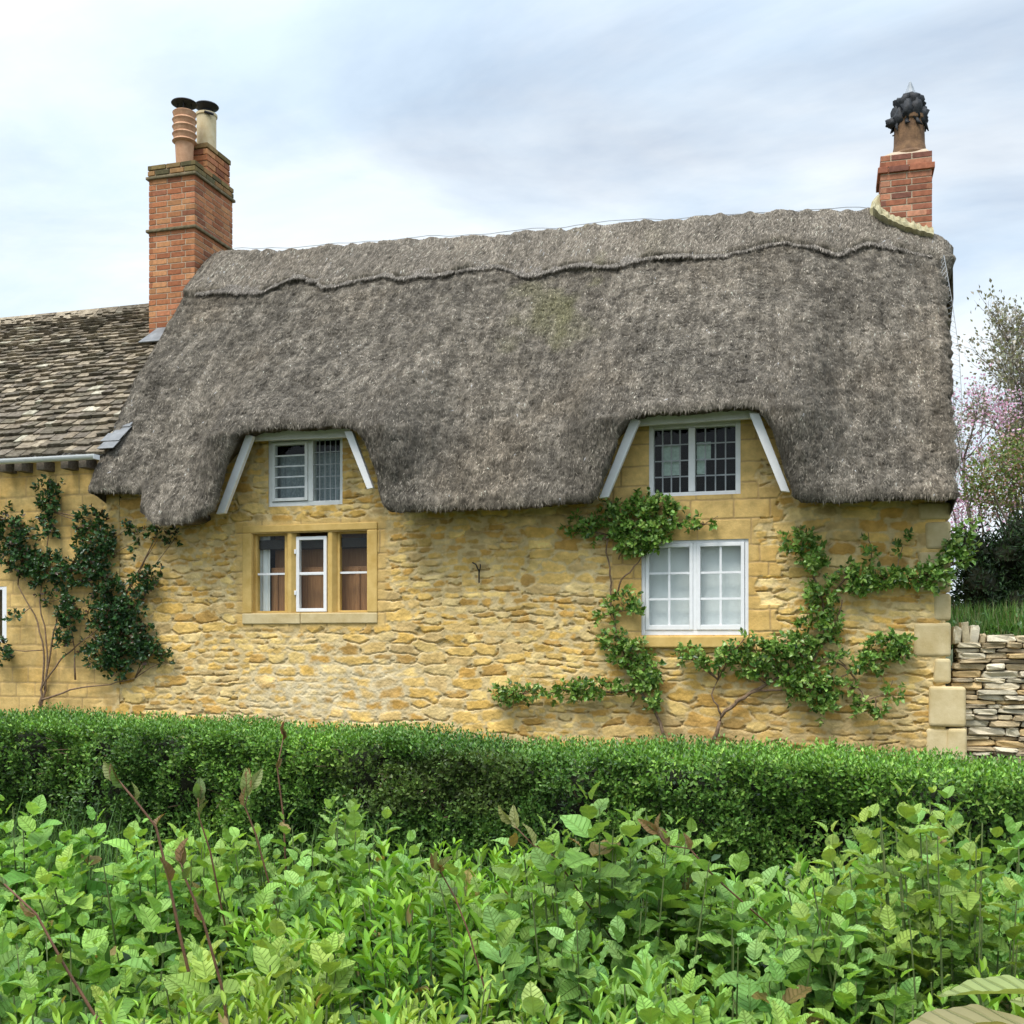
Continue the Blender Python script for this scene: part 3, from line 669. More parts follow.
# lower right sash window with twelve panes
x0, x1, z0, z1 = W4; mid = (x0+x1)/2+.005
mb = MB(); frame_box(mb, x0-.005, x1+.005, z0-.005, z1+.005, .045, yf, yf+.10, .06); mb.box(mid-.02, mid+.02, yf-.003, yf+.09, z0+.05, z1-.04)
wn = mb.build('window', M['white'], cot, bevel=.006); wn['label'] = 'white twelve-pane window with white blinds'
mb = MB(); mb.box(x0-.05, x1+.04, -.05, .12, z0-.12, z0-.007); mb.build('sill', M['ashlar'], wn, bevel=.012)
for a_, b_ in ((x0+.044, mid-.019), (mid+.019, x1-.044)):
    mb = MB(); frame_box(mb, a_, b_, z0+.056, z1-.041, .035, yf-.012, yf+.05, .05); mb.build('sash', M['white'], wn, bevel=.004)
    l_ = (a_+.035, b_-.035, z0+.106, z1-.076); pane(*l_, yf+.025, wn); bars(*l_, 2, 3, yf+.024, .022, 'glazing_bar', M['white'], wn, .02)
for r_ in (W1, W3, W4): mb = MB(); reveal(mb, (r_[0]-.004, r_[1]+.004, r_[2]-.004, r_[3]+.004), .018); mb.build('reveal', M['ashlar'], cot)
# ---- white boards at the sides and top of the dormers
def board(p, y0=-.33, y1=-.27):
    P = [at(q[0], q[1], y0) for q in p]; mb = MB()
    V = [(P[i][0], y0, P[i][2]) for i in range(4)]+[(P[i][0], y1, P[i][2]) for i in range(4)]
    mb.add(V, Q=[[0, 1, 2, 3], [7, 6, 5, 4], [0, 4, 5, 1], [1, 5, 6, 2], [2, 6, 7, 3], [3, 7, 4, 0]]); return mb
for p in ([(216, 514), (224, 513), (253, 436), (246, 434)], [(367, 489), (373, 488), (352, 431), (344, 431)], [(599, 498), (608, 497), (640, 420), (631, 418)], [(781, 491), (790, 492), (759, 413), (749, 413)]):
    board(p).build('bargeboard', M['white'], cot, bevel=.004)
for p in ([(248, 441), (350, 437), (350, 428), (248, 431)], [(634, 426), (757, 418), (757, 408), (634, 415)]):
    board(p, -.16, -.11).build('header_board', M['white'], cot, bevel=.004)
# ---- quoins at the corner
for px0, px1, y0, y1, pr in ((918, 951, 551, 593, 0), (934, 951, 593, 621, .0), (914, 951, 622, 657, 0), (934, 951, 658, 684, 0), (930, 967, 686, 727, .025), (948, 968, 727, 770, .02), (926, 951, 521, 550, 0), (919, 951, 502, 520, 0), (926, 950, 728, 775, 0)):
    xa, xb, za, zb = atX(px0), atX(px1), atZ(940, y1)+.004, atZ(940, y0)-.004
    if px1 > 952: xa, xb = atX(px0, -.1), atX(px1, -.1)
    j_ = lambda: rng.uniform(-.012, .012)
    mb = MB(); mb.hexa([(xa+j_(), -.02-pr+j_()*.6, za+j_()*.5), (xb, -.02-pr+j_()*.6, za), (xb, .35, za), (xa, .35, za), (xa+j_(), -.02-pr+j_()*.6, zb+j_()*.5), (xb, -.02-pr+j_()*.6, zb), (xb, .35, zb), (xa, .35, zb)])
    o = mb.build('quoin', M['quoin'], cot, bevel=.030); o.modifiers['bevel'].segments = 3
# ---- iron hook
mb = MB(); p0 = at(480, 581); p0[1] = -.03
mb.tube([p0+[0, -.0, -.02], p0+[.005, -.02, .10], p0+[-.02, -.05, .17], p0+[-.055, -.06, .19]], .008, 5); mb.tube([p0+[0, -.01, .06], p0+[.03, -.05, .15], p0+[.028, -.05, .17]], .007, 5)
mb.build('iron_hook', M['black'], cot)

# ================================================================== brick chimneys
def brickwork(mb, x0, x1, y0, y1, z0, z1, ch=.075, bl=.225, pal=None, seed=0, out=.006):
    r = np.random.default_rng(seed); n = int(round((z1-z0)/ch)); ch = (z1-z0)/n
    for c in range(n):
        for f in range(4):
            horiz = f % 2 == 0; L0, L1 = (x0, x1) if horiz else (y0, y1)
            own = (c+f) % 2 == 0
            s0, s1 = (L0-out, L1+out) if own else (L0+.052, L1-.052)
            p = s0
            first = True
            while p < s1-.02:
                ln = bl*(.5 if (first and c % 2 == 0 and own) else 1); first = False
                e = min(p+ln, s1)
                if s1-e < .06: e = s1
                j = .0065; k = pal[r.integers(len(pal))]*r.uniform(.8, 1.2)
                o_ = out+r.uniform(-.002, .002); a_, b_ = p+(j if p > s0 else 0), e-(j if e < s1 else 0)
                za, zb = z0+c*ch+.0065, z0+(c+1)*ch-.0065
                if f == 0: mb.box(a_, b_, y0-o_, y0+.06, za, zb, k)
                elif f == 2: mb.box(a_, b_, y1-.06, y1+o_, za, zb, k)
                elif f == 1: mb.box(x1-.06, x1+o_, a_, b_, za, zb, k)
                else: mb.box(x0-o_, x0+.06, a_, b_, za, zb, k)
                p = e
MSB = [lin(128, 112, 74), lin(112, 100, 68), lin(146, 122, 84), lin(98, 92, 66), lin(150, 116, 78)]
ORB = [lin(180, 124, 86), lin(170, 112, 78), lin(186, 134, 94), lin(160, 102, 72), lin(176, 118, 86), lin(146, 96, 72)]
RDB = [lin(172, 118, 92), lin(160, 104, 80), lin(182, 130, 104), lin(150, 98, 78), lin(138, 94, 80)]

# right chimney (of the thatched cottage)
CY0, CY1 = 2.25, 2.75
cx0, cx1 = atX(881, CY0), atX(931.5, CY0); Zt, Zb = atZ(906, 153, CY0), atZ(906, 262, CY0); zbnd = atZ(906, 172, CY0); zb2 = atZ(906, 166, CY0)
mb = MB(); mb.box(cx0, cx1, CY0, CY1, Zb-.3, Zt-.005); ch = mb.build('chimney', M['mortar'], cot); ch['label'] = 'short red brick chimney at the corner end of the ridge'
mb = MB(); brickwork(mb, cx0, cx1, CY0, CY1, Zb-.3, Zt, pal=RDB, seed=3); brickwork(mb, cx0-.028, cx1+.028, CY0-.028, CY1+.028, zbnd, zb2+.01, pal=RDB, seed=4)
mb.build('brick_courses', M['brick'], ch, bevel=.003, cols=True)
ccx, ccy = (atX(894, CY0)+atX(924, CY0))/2+.02, (CY0+CY1)/2
mb = MB(); mb.add([(cx0+.01, CY0+.01, Zt-.005), (cx1-.01, CY0+.01, Zt-.005), (cx1-.01, CY1-.01, Zt-.005), (cx0+.01, CY1-.01, Zt-.005), (ccx-.19, ccy-.17, Zt+.06), (ccx+.17, ccy-.17, Zt+.06), (ccx+.17, ccy+.17, Zt+.06), (ccx-.19, ccy+.17, Zt+.06)],
                  Q=[[4, 5, 6, 7], [0, 1, 5, 4], [1, 2, 6, 5], [2, 3, 7, 6], [3, 0, 4, 7]])
mb.build('mortar_cap', M['mortar'], ch, bevel=.01)
hp = atZ(906, 117, CY0)-Zt
mb = MB(); mb.lathe((ccx, ccy, Zt+.02), [(.215, 0), (.215, .03), (.19, .06), (.172, .16), (.165, hp), (.18, hp+.02), (.18, hp+.06), (.13, hp+.06), (.13, hp-.05)], 28); mb.build('chimney_pot', M['oldterra'], ch, smooth=False)
# dark bunched cowl with a grey point
mb = MB(); zc = Zt+hp+.06
rr = np.random.default_rng(9)
def blob(mb, c, r, seed, k=16):
    V, Q = [], []; n = k//2+1
    for i in range(n):
        th = math.pi*i/(n-1)
        for j in range(k):
            ph = 2*math.pi*j/k; dv_ = np.array([math.sin(th)*math.cos(ph), math.sin(th)*math.sin(ph), math.cos(th)])
            q = 1+.55*float(fbm(np.array([dv_[0]*2.6+seed]), np.array([dv_[1]*2.6]), np.array([dv_[2]*2.6]), 7, 3)[0]); V.append(c+dv_*np.array(r)*q)
    for i in range(n-1):
        for j in range(k): Q.append([i*k+j, (i+1)*k+j, (i+1)*k+(j+1) % k, i*k+(j+1) % k])
    mb.add(V, Q)
for j in range(9):
    a_ = 2*math.pi*j/9+.3; r_ = .135
    blob(mb, np.array([ccx+r_*math.cos(a_), ccy+r_*math.sin(a_), zc+.05+.04*math.sin(j*2.2)]), (.075, .075, .12), j*3.1)
    mb.tube([(ccx+r_*math.cos(a_), ccy+r_*math.sin(a_), zc-.02), (ccx+(r_+.05)*math.cos(a_), ccy+(r_+.05)*math.sin(a_), zc-.09), (ccx+(r_+.075)*math.cos(a_+.2), ccy+(r_+.075)*math.sin(a_+.2), zc-.10-.03*(j % 3))], [.03, .02, .006], 6)
for j in range(6):
    a_ = 2*math.pi*j/6; blob(mb, np.array([ccx+.09*math.cos(a_), ccy+.09*math.sin(a_), zc+.17+.02*(j % 2)]), (.09, .09, .10), 20+j*2.3)
blob(mb, np.array([ccx-.20, ccy-.06, zc-.03]), (.065, .06, .06), 55)
cw = mb.build('cowl', M['soot'], ch, smooth=True)
mb = MB(); mb.lathe((ccx+.01, ccy, zc+.18), [(.10, 0), (.085, .09), (.05, .17), (.012, .27), (.001, .28)], 10); mb.build('cowl_point', M['zinc'], ch)
# lichened flaunching along the foot
mb = MB(); fl = [(873, 207), (880, 214), (893, 221), (908, 227), (922, 231), (933, 234)]
fp = [at(p, q, CY0-.03) for p, q in fl]; fp = [fp[i]*(1-t_)+fp[i+1]*t_ for i in range(5) for t_ in (0, .2, .4, .6, .8)]+[fp[-1]]; V = []
for p in fp:      # a rough wedge of mortar between brick and straw
    e_ = rng.uniform(.7, 1.25)
    V += [(p[0], CY0+.02, p[2]+.085*e_), (p[0], CY0-.02, p[2]+.075*e_+rng.normal(0, .006)), (p[0]+rng.normal(0, .006), CY0-.09*e_, p[2]+.01*e_), (p[0], CY0-.12, p[2]-.035*e_), (p[0], CY0+.02, p[2]-.12)]
n = len(fp); mb.add(V, [[i*5+j, i*5+j+1, i*5+j+6, i*5+j+5] for i in range(n-1) for j in range(4)]+[[0, 4, 3, 2]])
P = [at(873, 211, CY0-.02), at(875, 203, CY0+.1), at(879, 198, CY0+.25), at(880, 197, CY0+.45)]
V = []
for p in P: V += [(p[0]-.03, p[1], p[2]-.08), (p[0]-.035, p[1], p[2]+.02), (p[0]+.03, p[1], p[2]+.06), (p[0]+.14, p[1], p[2]-.02)]
mb.add(V, [[i*4+j, i*4+j+1, i*4+j+5, i*4+j+4] for i in range(3) for j in range(3)]+[[0, 1, 2, 3]])
mb.build('flaunching', M['flaunch'], ch, smooth=False, bevel=.008)

# ================================================================== left cottage with stone slates
lef = thing('stone_slate_cottage', 'lower cottage adjoining the thatch with a mossy stone slate roof and white gutter', 'cottage', (-10, 0, 0))
lef.location = (0, 0, 0)
XA = -13.5
lw_z = atZ(50, 462, 0)
r_ = (XA-.5, atX(6), atZ(3, 645), atZ(3, 585))
wall_grid('wall', XA, XW0-.004, lambda x: x*0+lw_z+.1, lw_z+.12, .014, 300, lambda X, Z: np.full_like(X, .82)*sstep(-7.9, -8.25, X)+.1, [(-10.48, atX(6.5), atZ(3, 643), atZ(3, 587))], lef, M['stone'])
mb = MB(); wr = (-10.5, atX(7), atZ(3, 645), atZ(3, 584)); frame_box(mb, *wr, .07, .0, .08); mb.box(-10.0, -9.95, .002, .07, wr[2]+.07, wr[3]-.07)
wn = mb.build('window', M['white'], lef, bevel=.005); pane(wr[0]+.07, wr[1]-.07, wr[2]+.07, wr[3]-.07, .04, wn)
mb = MB(); mb.box(XA, XA+.3, .02, 4.8, 0, lw_z+.1); mb.box(XA+.3, XW0-.01, 4.5, 4.8, 0, lw_z); mb.box(XA+.3, XW0-.02, .9, .95, 0, lw_z)
mb.build('back_wall', M['ashlar'], lef)
# slates
LY0, LY1 = 2.05, 3.02
ea = np.array([0, -.14, atZ(45, 459, -.14)+.03]); ri = np.array([0, 2.75, atZ(75, 315, 2.75)]); sl = ri-ea; SL = np.linalg.norm(sl); su = sl/SL; sn = np.array([0, -su[2], su[1]])
mb = MB(); mb.add([(XA, *(ea+sn*-.03)[1:]), (-7.99, *(ea-sn*.03)[1:]), (-7.99, *(ri-sn*.03)[1:]), (XA, *(ri-sn*.03)[1:]), (XA, 5.6, ea[2]), (-7.99, 5.6, ea[2])], Q=[[0, 1, 2, 3], [3, 2, 5, 4]])
rf = mb.build('roof', M['slate'], lef, cols=True)
SLC = [lin(122, 112, 96), lin(106, 98, 84), lin(136, 126, 108), lin(94, 88, 76), lin(116, 108, 96), lin(144, 134, 116), lin(100, 94, 80)]; LICH = [lin(178, 172, 154), lin(162, 158, 140)]
mb = MB(); s = 0.0; row = 0; r = np.random.default_rng(5)
while s < SL-.02:
    hgt = .165-.09*(s/SL); x = XA+r.uniform(0, .2)
    while x < -8.06:
        wd = r.uniform(.07, .24)*(1.1-.4*s/SL); k = SLC[r.integers(len(SLC))]*r.uniform(.75, 1.2)
        if r.random() < .045: k = LICH[r.integers(2)]*r.uniform(.8, 1.1)
        x1_ = x+wd; lift0 = .022+r.uniform(0, .030); lift1 = .005; th = .02+r.uniform(0, .012); dd_ = r.uniform(-.026, .026); tl = r.uniform(-.022, .022)
        def p(xx, ss, hh): q = ea+su*ss+sn*hh; return (xx, q[1], q[2])
        j = .004
        mb.hexa([p(x+j, s+dd_, lift0-th), p(x1_-j, s+dd_+tl, lift0-th), p(x1_-j, s+hgt*1.5, lift1-th), p(x+j, s+hgt*1.5, lift1-th),
                 p(x+j, s+dd_, lift0+th*.6), p(x1_-j, s+dd_+tl, lift0+th*.6), p(x1_-j, s+hgt*1.5, lift1), p(x+j, s+hgt*1.5, lift1)], k)
        x = x1_
    s += hgt; row += 1
sl_o = mb.build('slates', M['slate'], rf, bevel=.004, cols=True)
mb = MB(); x = XA
while x < -8.2:
    k = SLC[r.integers(len(SLC))]*r.uniform(.9, 1.3); L_ = r.uniform(.3, .45)
    for sg in (-1, 1):
        q = [(x+.004, ri[1], ri[2]+.07), (x+L_-.004, ri[1], ri[2]+.07), (x+L_-.004, ri[1]+sg*.15, ri[2]-.09), (x+.004, ri[1]+sg*.15, ri[2]-.09)]
        mb.hexa([np.array(a_)-[0, 0, .04] for a_ in q]+[np.array(a_) for a_ in q], k)
    x += L_
mb.build('ridge_tile', M['slate'], rf, bevel=.006, cols=True)
# lead flashing against the thatch and under the chimney
mb = MB()
for i in range(20):
    s0, s1 = i*.15, (i+1)*.15+.03; jx = r.uniform(-.04, .04); e_ = -8.0-.26*float(sstep(.1, .5, (i+.5)/22))
    a_, b_ = ea+su*s0+sn*(.068+.006*(i % 2)), ea+su*s1+sn*(.062+.006*(i % 2)); wl = (.07 if i < 5 else .03)+jx
    mb.hexa([(e_-wl, *(a_-sn*.01)[1:]), (e_+.16, *(a_-sn*.01)[1:]), (e_+.16, *(b_-sn*.01)[1:]), (e_-wl+.01, *(b_-sn*.01)[1:]), (e_-wl, *a_[1:]), (e_+.16, *a_[1:]), (e_+.16, *b_[1:]), (e_-wl+.01, *b_[1:])])
mb.build('lead_flashing', M['lead'], rf, bevel=.004)
mb = MB(); fz = (LY0-ea[1])/su[1]
a_, b_ = ea+su*(fz-.32)+sn*.085, ea+su*(fz+.05)+sn*.095
mb.hexa([(-8.86, *(a_-sn*.02)[1:]), (-8.0, *(a_-sn*.02)[1:]), (-8.0, *(b_-sn*.02)[1:]), (-8.74, *(b_-sn*.02)[1:]), (-8.86, *a_[1:]), (-8.0, *a_[1:]), (-8.0, *b_[1:]), (-8.74, *b_[1:])])
mb.build('lead_apron', M['lead'], rf, bevel=.004)
# gutter: half round channel
mb = MB(); gz = atZ(45, 459, -.3); k = 10; V, Q = [], []
for i, x in enumerate((XA, XW0-.09)):
    for rr_ in (.055, .048):
        for j in range(k+1):
            a_ = math.pi+math.pi*j/k; V.append((x, -.30+rr_*math.cos(a_), gz+.02+rr_*math.sin(a_)))
k1 = k+1
for j in range(k): Q += [[j, j+1, 2*k1+j+1, 2*k1+j], [k1+j, 3*k1+j, 3*k1+j+1, k1+j+1]]
Q += [[0, 2*k1, 3*k1, k1], [k, k1+k, 3*k1+k, 2*k1+k]]
mb.add(V, Q); mb.box(XW0-.094, XW0-.09, -.355, -.245, gz-.035, gz+.02); gt = mb.build('gutter', M['white'], lef)
for px in (8, 24, 46, 70, 88):
    mb = MB(); x = atX(px, -.1); mb.box(x-.05, x+.05, -.20, .0, gz-.10, gz+.01); mb.build('rafter_foot', M['bark'], lef)
# left chimney
lx0, lx1 = atX(149.5, LY0), atX(194.5, LY0); zf = lambda y: atZ(172, y, LY0)
Zt = zf(163); zc1, zc2 = zf(177), zf(174)
mb = MB(); mb.box(lx0, lx1, LY0, LY1, 4.9, Zt-.01); ch = mb.build('chimney', M['mortar'], lef); ch['label'] = 'tall orange brick chimney rising beside the thatch'
mb = MB(); brickwork(mb, lx0, lx1, LY0, LY1, 4.9, zc1, pal=ORB, seed=13, ch=.078)
by0 = LY0+.36; bx0 = atX(186, by0)-.1; Zt2 = Zt+.40
mb.build('brick_courses', M['brick'], ch, bevel=.003, cols=True)
mb = MB(); brickwork(mb, lx0-.012, lx1+.012, LY0-.012, LY1+.012, zc2, Zt, pal=MSB, seed=15); mb.box(lx0, lx1, LY0, LY1, Zt-.03, Zt-.004, MSB[1]); mb.build('brick_cap', M['brick'], ch, bevel=.006, cols=True)
mb = MB(); brickwork(mb, bx0+.09, lx1-.02, by0-.01, LY1-.01, Zt2-.08, Zt2, pal=MSB, seed=16); mb.box(bx0+.1, lx1-.03, by0, LY1-.02, Zt2-.03, Zt2-.004, MSB[1]); mb.build('raised_brick_cap', M['brick'], ch, bevel=.006, cols=True)
for za in (zc1, zf(230)):
    mb = MB(); mb.box(lx0-.04, lx1+.04, LY0-.04, LY1+.04, za-.012, za+.03); mb.build('band_course', M['capstone'], ch, bevel=.012)
mb = MB(); brickwork(mb, bx0+.1, lx1-.03, by0, LY1-.02, Zt-.02, Zt2-.08, pal=ORB, seed=14, ch=.078); mb.build('raised_brick_courses', M['brick'], ch, bevel=.003, cols=True)
mb = MB(); mb.box(bx0+.11, lx1-.04, by0+.01, LY1-.03, Zt, Zt2-.03); mb.build('raised_core', M['mortar'], ch)
# pots
pc = np.array([(lx0+lx1)/2+.20, LY0+.17, Zt]); px_ = atX(184.5, LY0+.17); pc[0] = px_
hh = atZ(184, 113, LY0+.17)-Zt
prof = [(.105, -.02), (.115, .10), (.125, hh*.42)]
for i in range(4):
    z_ = hh*(.46+.13*i); prof += [(.165, z_), (.155, z_+.015), (.138, z_+.03), (.150, z_+.07)]
prof += [(.16, hh-.01), (.15, hh), (.11, hh), (.11, hh-.1)]
mb = MB(); mb.lathe(pc, prof, 26); mb.build('chimney_pot', M['terra'], ch)['label'] = 'ribbed terracotta chimney pot with a black cap'
mb = MB(); mb.lathe(pc+[0, 0, hh+.12], [(.001, .045), (.08, .038), (.17, .012), (.178, .0), (.16, -.010), (.02, .005)], 26)
for j in range(4): a_ = j*1.57+.4; mb.tube([pc+[.09*math.cos(a_), .09*math.sin(a_), hh-.02], pc+[.09*math.cos(a_), .09*math.sin(a_), hh+.125]], .007, 5)
mb.build('cowl', M['black'], ch)
pc2 = np.array([atX(206.5, LY0+.6), LY0+.6, Zt2]); h2 = atZ(206, 115, LY0+.6)-Zt2
mb = MB(); mb.lathe(pc2, [(.135, -.02), (.135, h2-.04), (.15, h2-.03), (.15, h2), (.10, h2), (.10, h2-.1)], 26); mb.build('chimney_pot', M['cream'], ch)['label'] = 'plain buff chimney pot with a black cap'
mb = MB(); mb.lathe(pc2+[0, 0, h2+.0], [(.10, -.03), (.09, .03), (.08, .06), (.16, .10), (.172, .115), (.16, .13), (.001, .17)], 22); mb.tube([pc2+[.05, -.13, h2-.02], pc2+[.17, -.10, h2-.06]], .02, 5); mb.build('cowl', M['black'], ch)

# ================================================================== things seen inside the windows
def folded(name, x0, x1, z0, z1, y, amp, per, material, label, cat):
    n = 90; xs = np.linspace(x0, x1, n); mb = MB(); V = []
    for z in (z0, (z0+z1)/2, z1):
        for th in (0, .004): V += [(x, y+th+amp*math.sin(x*2*math.pi/per+.6*math.sin(x*9)), z) for x in xs]
    Q = []
    for a_ in (0, 1):
        for k in (0, 1):
            b0_ = (2*a_+k)*n; Q += [[b0_+i, b0_+i+1, b0_+2*n+i+1, b0_+2*n+i] for i in range(n-1)]
    mb.add(V, Q); o = mb.build(name, material, None, smooth=True); tag(o, label, cat); return o
x0, x1, z0, z1 = W4; folded('curtain', x0+.03, x1-.03, z0+.02, z1-.02, .13, .001, .11, M['curtain'], 'white blind hanging behind the twelve-pane window', 'blind')
x0, x1, z0, z1 = W1; folded('curtain', x0+.03, x1-.03, z0+.02, z1-.17, .16, .012, .07, M['net'], 'grey net curtain hanging behind the small casement under the left dormer', 'curtain')
x0, x1, z0, z1 = W2; folded('curtain', x0-.05, x0+.13, z0-.1, z1+.1, .17, .012, .07, M['curtain'], 'narrow white curtain drawn back at one side of the stone-mullioned window', 'curtain')
cab = thing('wooden_cabinet', 'brown panelled wooden furniture standing behind the stone-mullioned window', 'cabinet', (x0, .5, 0)); cab.location = (0, 0, 0)
mb = MB(); mb.box(x0+.12, x1+.15, .21, .6, 0, z0+.58*(z1-z0)); mb.build('carcass', M['wood'], cab, bevel=.004)
mb = MB()
for i in range(3):
    a_ = x0+.16+i*.36; frame_box(mb, a_, a_+.33, z0-.3, z0+.55*(z1-z0), .05, .193, .208)
mb.build('door', M['wood'], cab, bevel=.003)
mb = MB()
mb.box(x0+.12, x1+.15, .30, .34, z0+.58*(z1-z0), z1+.3); mb.build('back_panel', M['wood'], cab)
x0, x1, z0, z1 = W3
for i, (pa, pb, ya_, yb_, lb) in enumerate(((662, 681, 444, 475, 'pale green sheet of paper taped inside the leaded window, the wider one'), (697, 711, 443, 461, 'short pale sheet of paper in the second leaded light'), (697, 705, 461, 475, 'small pale card below the short sheet in the leaded window'))):
    mb = MB(); xa, xb = atX(pa, .1), atX(pb, .1); za, zb = atZ(690, yb_, .1), atZ(690, ya_, .1); mb.box(xa, xb, .085, .087, za, zb); tag(mb.build('paper_sheet', M['paper']), lb, 'paper')

# ================================================================== CLIMBERS
def climber(name, label, stems, blobs, cols, w, leafL, mat_, dens=1.0, depth=.16, rad=.016, W=.62):
    o = thing(name, label, 'climber', (0, 0, 0))
    mb = MB(); wood = []
    for st in stems:
        n = len(st); P = []
        for i in range(n-1):
            for k in range(4):
                f = k/4; p = (st[i][0]*(1-f)+st[i+1][0]*f, st[i][1]*(1-f)+st[i+1][1]*f); q = at(p[0], p[1], -.07-.02*math.sin(p[1]*.2)); P.append(q+rng.normal(0, .006, 3))
        P.append(at(st[-1][0], st[-1][1], -.07)); m = len(P); wood += P; r0 = rad*(st[0][2] if len(st[0]) > 2 else 1)
        mb.tube(P, [r0*(1-.65*i/m) for i in range(m)], 6)
    parts = []
    for bl in blobs:
        cx, cy, rx, ry = bl[0], bl[1], max(4, bl[2]*.95-2), max(4, bl[3]*.95-2); dn = bl[4] if len(bl) > 4 else 1.0
        n = max(8, int(rx*ry*math.pi*.078*dens*dn))
        a_ = rng.uniform(0, 2*math.pi, n); q = np.sqrt(rng.uniform(0, 1, n))*(1+.22*rng.normal(size=n))
        px, py = cx+rx*q*np.cos(a_), cy+ry*q*np.sin(a_)
        dp = -.05-depth*rng.uniform(0, 1, n)*np.clip(1.15-q*.8, .15, 1)
        P = np.array([at(px[i], py[i], dp[i]) for i in range(n)])
        D = np.stack([np.cos(a_)*.5+rng.normal(0, .5, n), -.55+rng.normal(0, .3, n), -np.sin(a_)*.3+.35+rng.normal(0, .5, n)], 1)
        parts += sprigs(P, D, 5, .07, leafL, W, T_SMALL if leafL < .055 else T_LEAF5, cols, w)
        c_ = at(cx, cy, -.08); W_ = np.array(wood); near = W_[np.argmin(((W_-c_)**2).sum(1))]       # side branches grow from the nearest wood
        for k in range(3 if rx > 9 else 1):
            i = rng.integers(n); e_ = at(px[i], py[i], dp[i]); mb.tube([near, near*.5+c_*.5+rng.normal(0, .015, 3), c_*.5+e_*.5, e_], [.007, .006, .004, .002], 4)
    mb.build('stem', M['vine'], o, smooth=True)
    leaf_obj('foliage', parts, mat_, o); return o
T_LEAF5 = tmpl(4, 1, .7, .14, .15, peak=.42)
PEAR = [(.13, .25, .045), (.20, .35, .065), (.30, .44, .11), (.06, .13, .028)]
climber('espalier_pear', 'trained climber with bright leaves to the left of the twelve-pane window',
        [[(668, 752, 1.2), (664, 735), (655, 712), (640, 690), (628, 665), (617, 635), (612, 605), (610, 575), (606, 545), (612, 525)], [(614, 600, .7), (622, 580), (638, 562), (652, 545)], [(640, 690, .8), (610, 692), (570, 690), (530, 693), (500, 694)], [(618, 560, .5), (626, 545), (628, 525), (650, 515)], [(690, 528, .4), (704, 524), (718, 516)]],
        [(640, 522, 40, 24, 1.1), (662, 506, 14, 10), (580, 528, 14, 13, .7), (702, 523, 16, 8, .6), (655, 545, 20, 10), (632, 545, 20, 12), (626, 600, 11, 12), (608, 615, 14, 14, .5), (635, 610, 8, 8, .5), (612, 640, 14, 14, .7), (630, 655, 18, 16), (642, 680, 19, 18), (655, 665, 8, 14), (600, 690, 30, 11), (570, 692, 20, 9), (525, 694, 30, 10), (500, 694, 10, 6), (655, 702, 9, 12), (596, 535, 12, 10, .5), (608, 510, 10, 8, .4)],
        PEAR, [.3, .35, .2, .15], .066, M['leaf_gloss'])
climber('espalier_pear', 'trained climber with bright leaves spreading from the twelve-pane window to the house corner',
        [[(712, 760, 1.5), (714, 738), (722, 716), (738, 700), (760, 690), (782, 690), (805, 694)], [(735, 702, 1.1), (760, 688), (790, 672), (812, 660), (826, 640), (838, 618), (842, 600)], [(826, 640, .9), (822, 600), (812, 570), (800, 548)], [(830, 600, .7), (845, 580), (880, 577), (915, 577), (945, 572), (962, 556), (975, 540)], [(722, 716, .7), (712, 695), (718, 680)], [(820, 690, .6), (850, 672), (880, 655)], [(850, 672, .5), (866, 700), (885, 694), (893, 680)], [(870, 575, .4), (872, 550), (868, 532)]],
        [(800, 543, 18, 14), (815, 562, 14, 14), (822, 595, 16, 16), (815, 618, 16, 14, .8), (830, 628, 12, 16, .8), (798, 650, 30, 15), (765, 655, 26, 13), (720, 660, 32, 12, .8), (690, 655, 12, 14, .8), (760, 672, 20, 9), (810, 686, 28, 18), (822, 708, 14, 10), (790, 680, 12, 10), (855, 580, 18, 17), (885, 580, 18, 13), (910, 577, 20, 10, .8), (932, 578, 18, 14), (958, 548, 15, 18), (966, 530, 10, 10, .8), (950, 562, 12, 10), (866, 665, 14, 13), (886, 650, 22, 13), (900, 645, 14, 12), (862, 708, 12, 9, .8), (878, 712, 8, 6, .6), (893, 695, 7, 14, .6), (870, 548, 8, 16, .35), (905, 548, 6, 13, .35), (838, 660, 12, 10, .5), (845, 690, 12, 10, .6), (742, 640, 18, 8, .3)],
        PEAR, [.3, .35, .2, .15], .066, M['leaf_gloss'])
DARK = [(.028, .07, .025), (.045, .11, .035), (.075, .17, .045), (.10, .06, .035)]
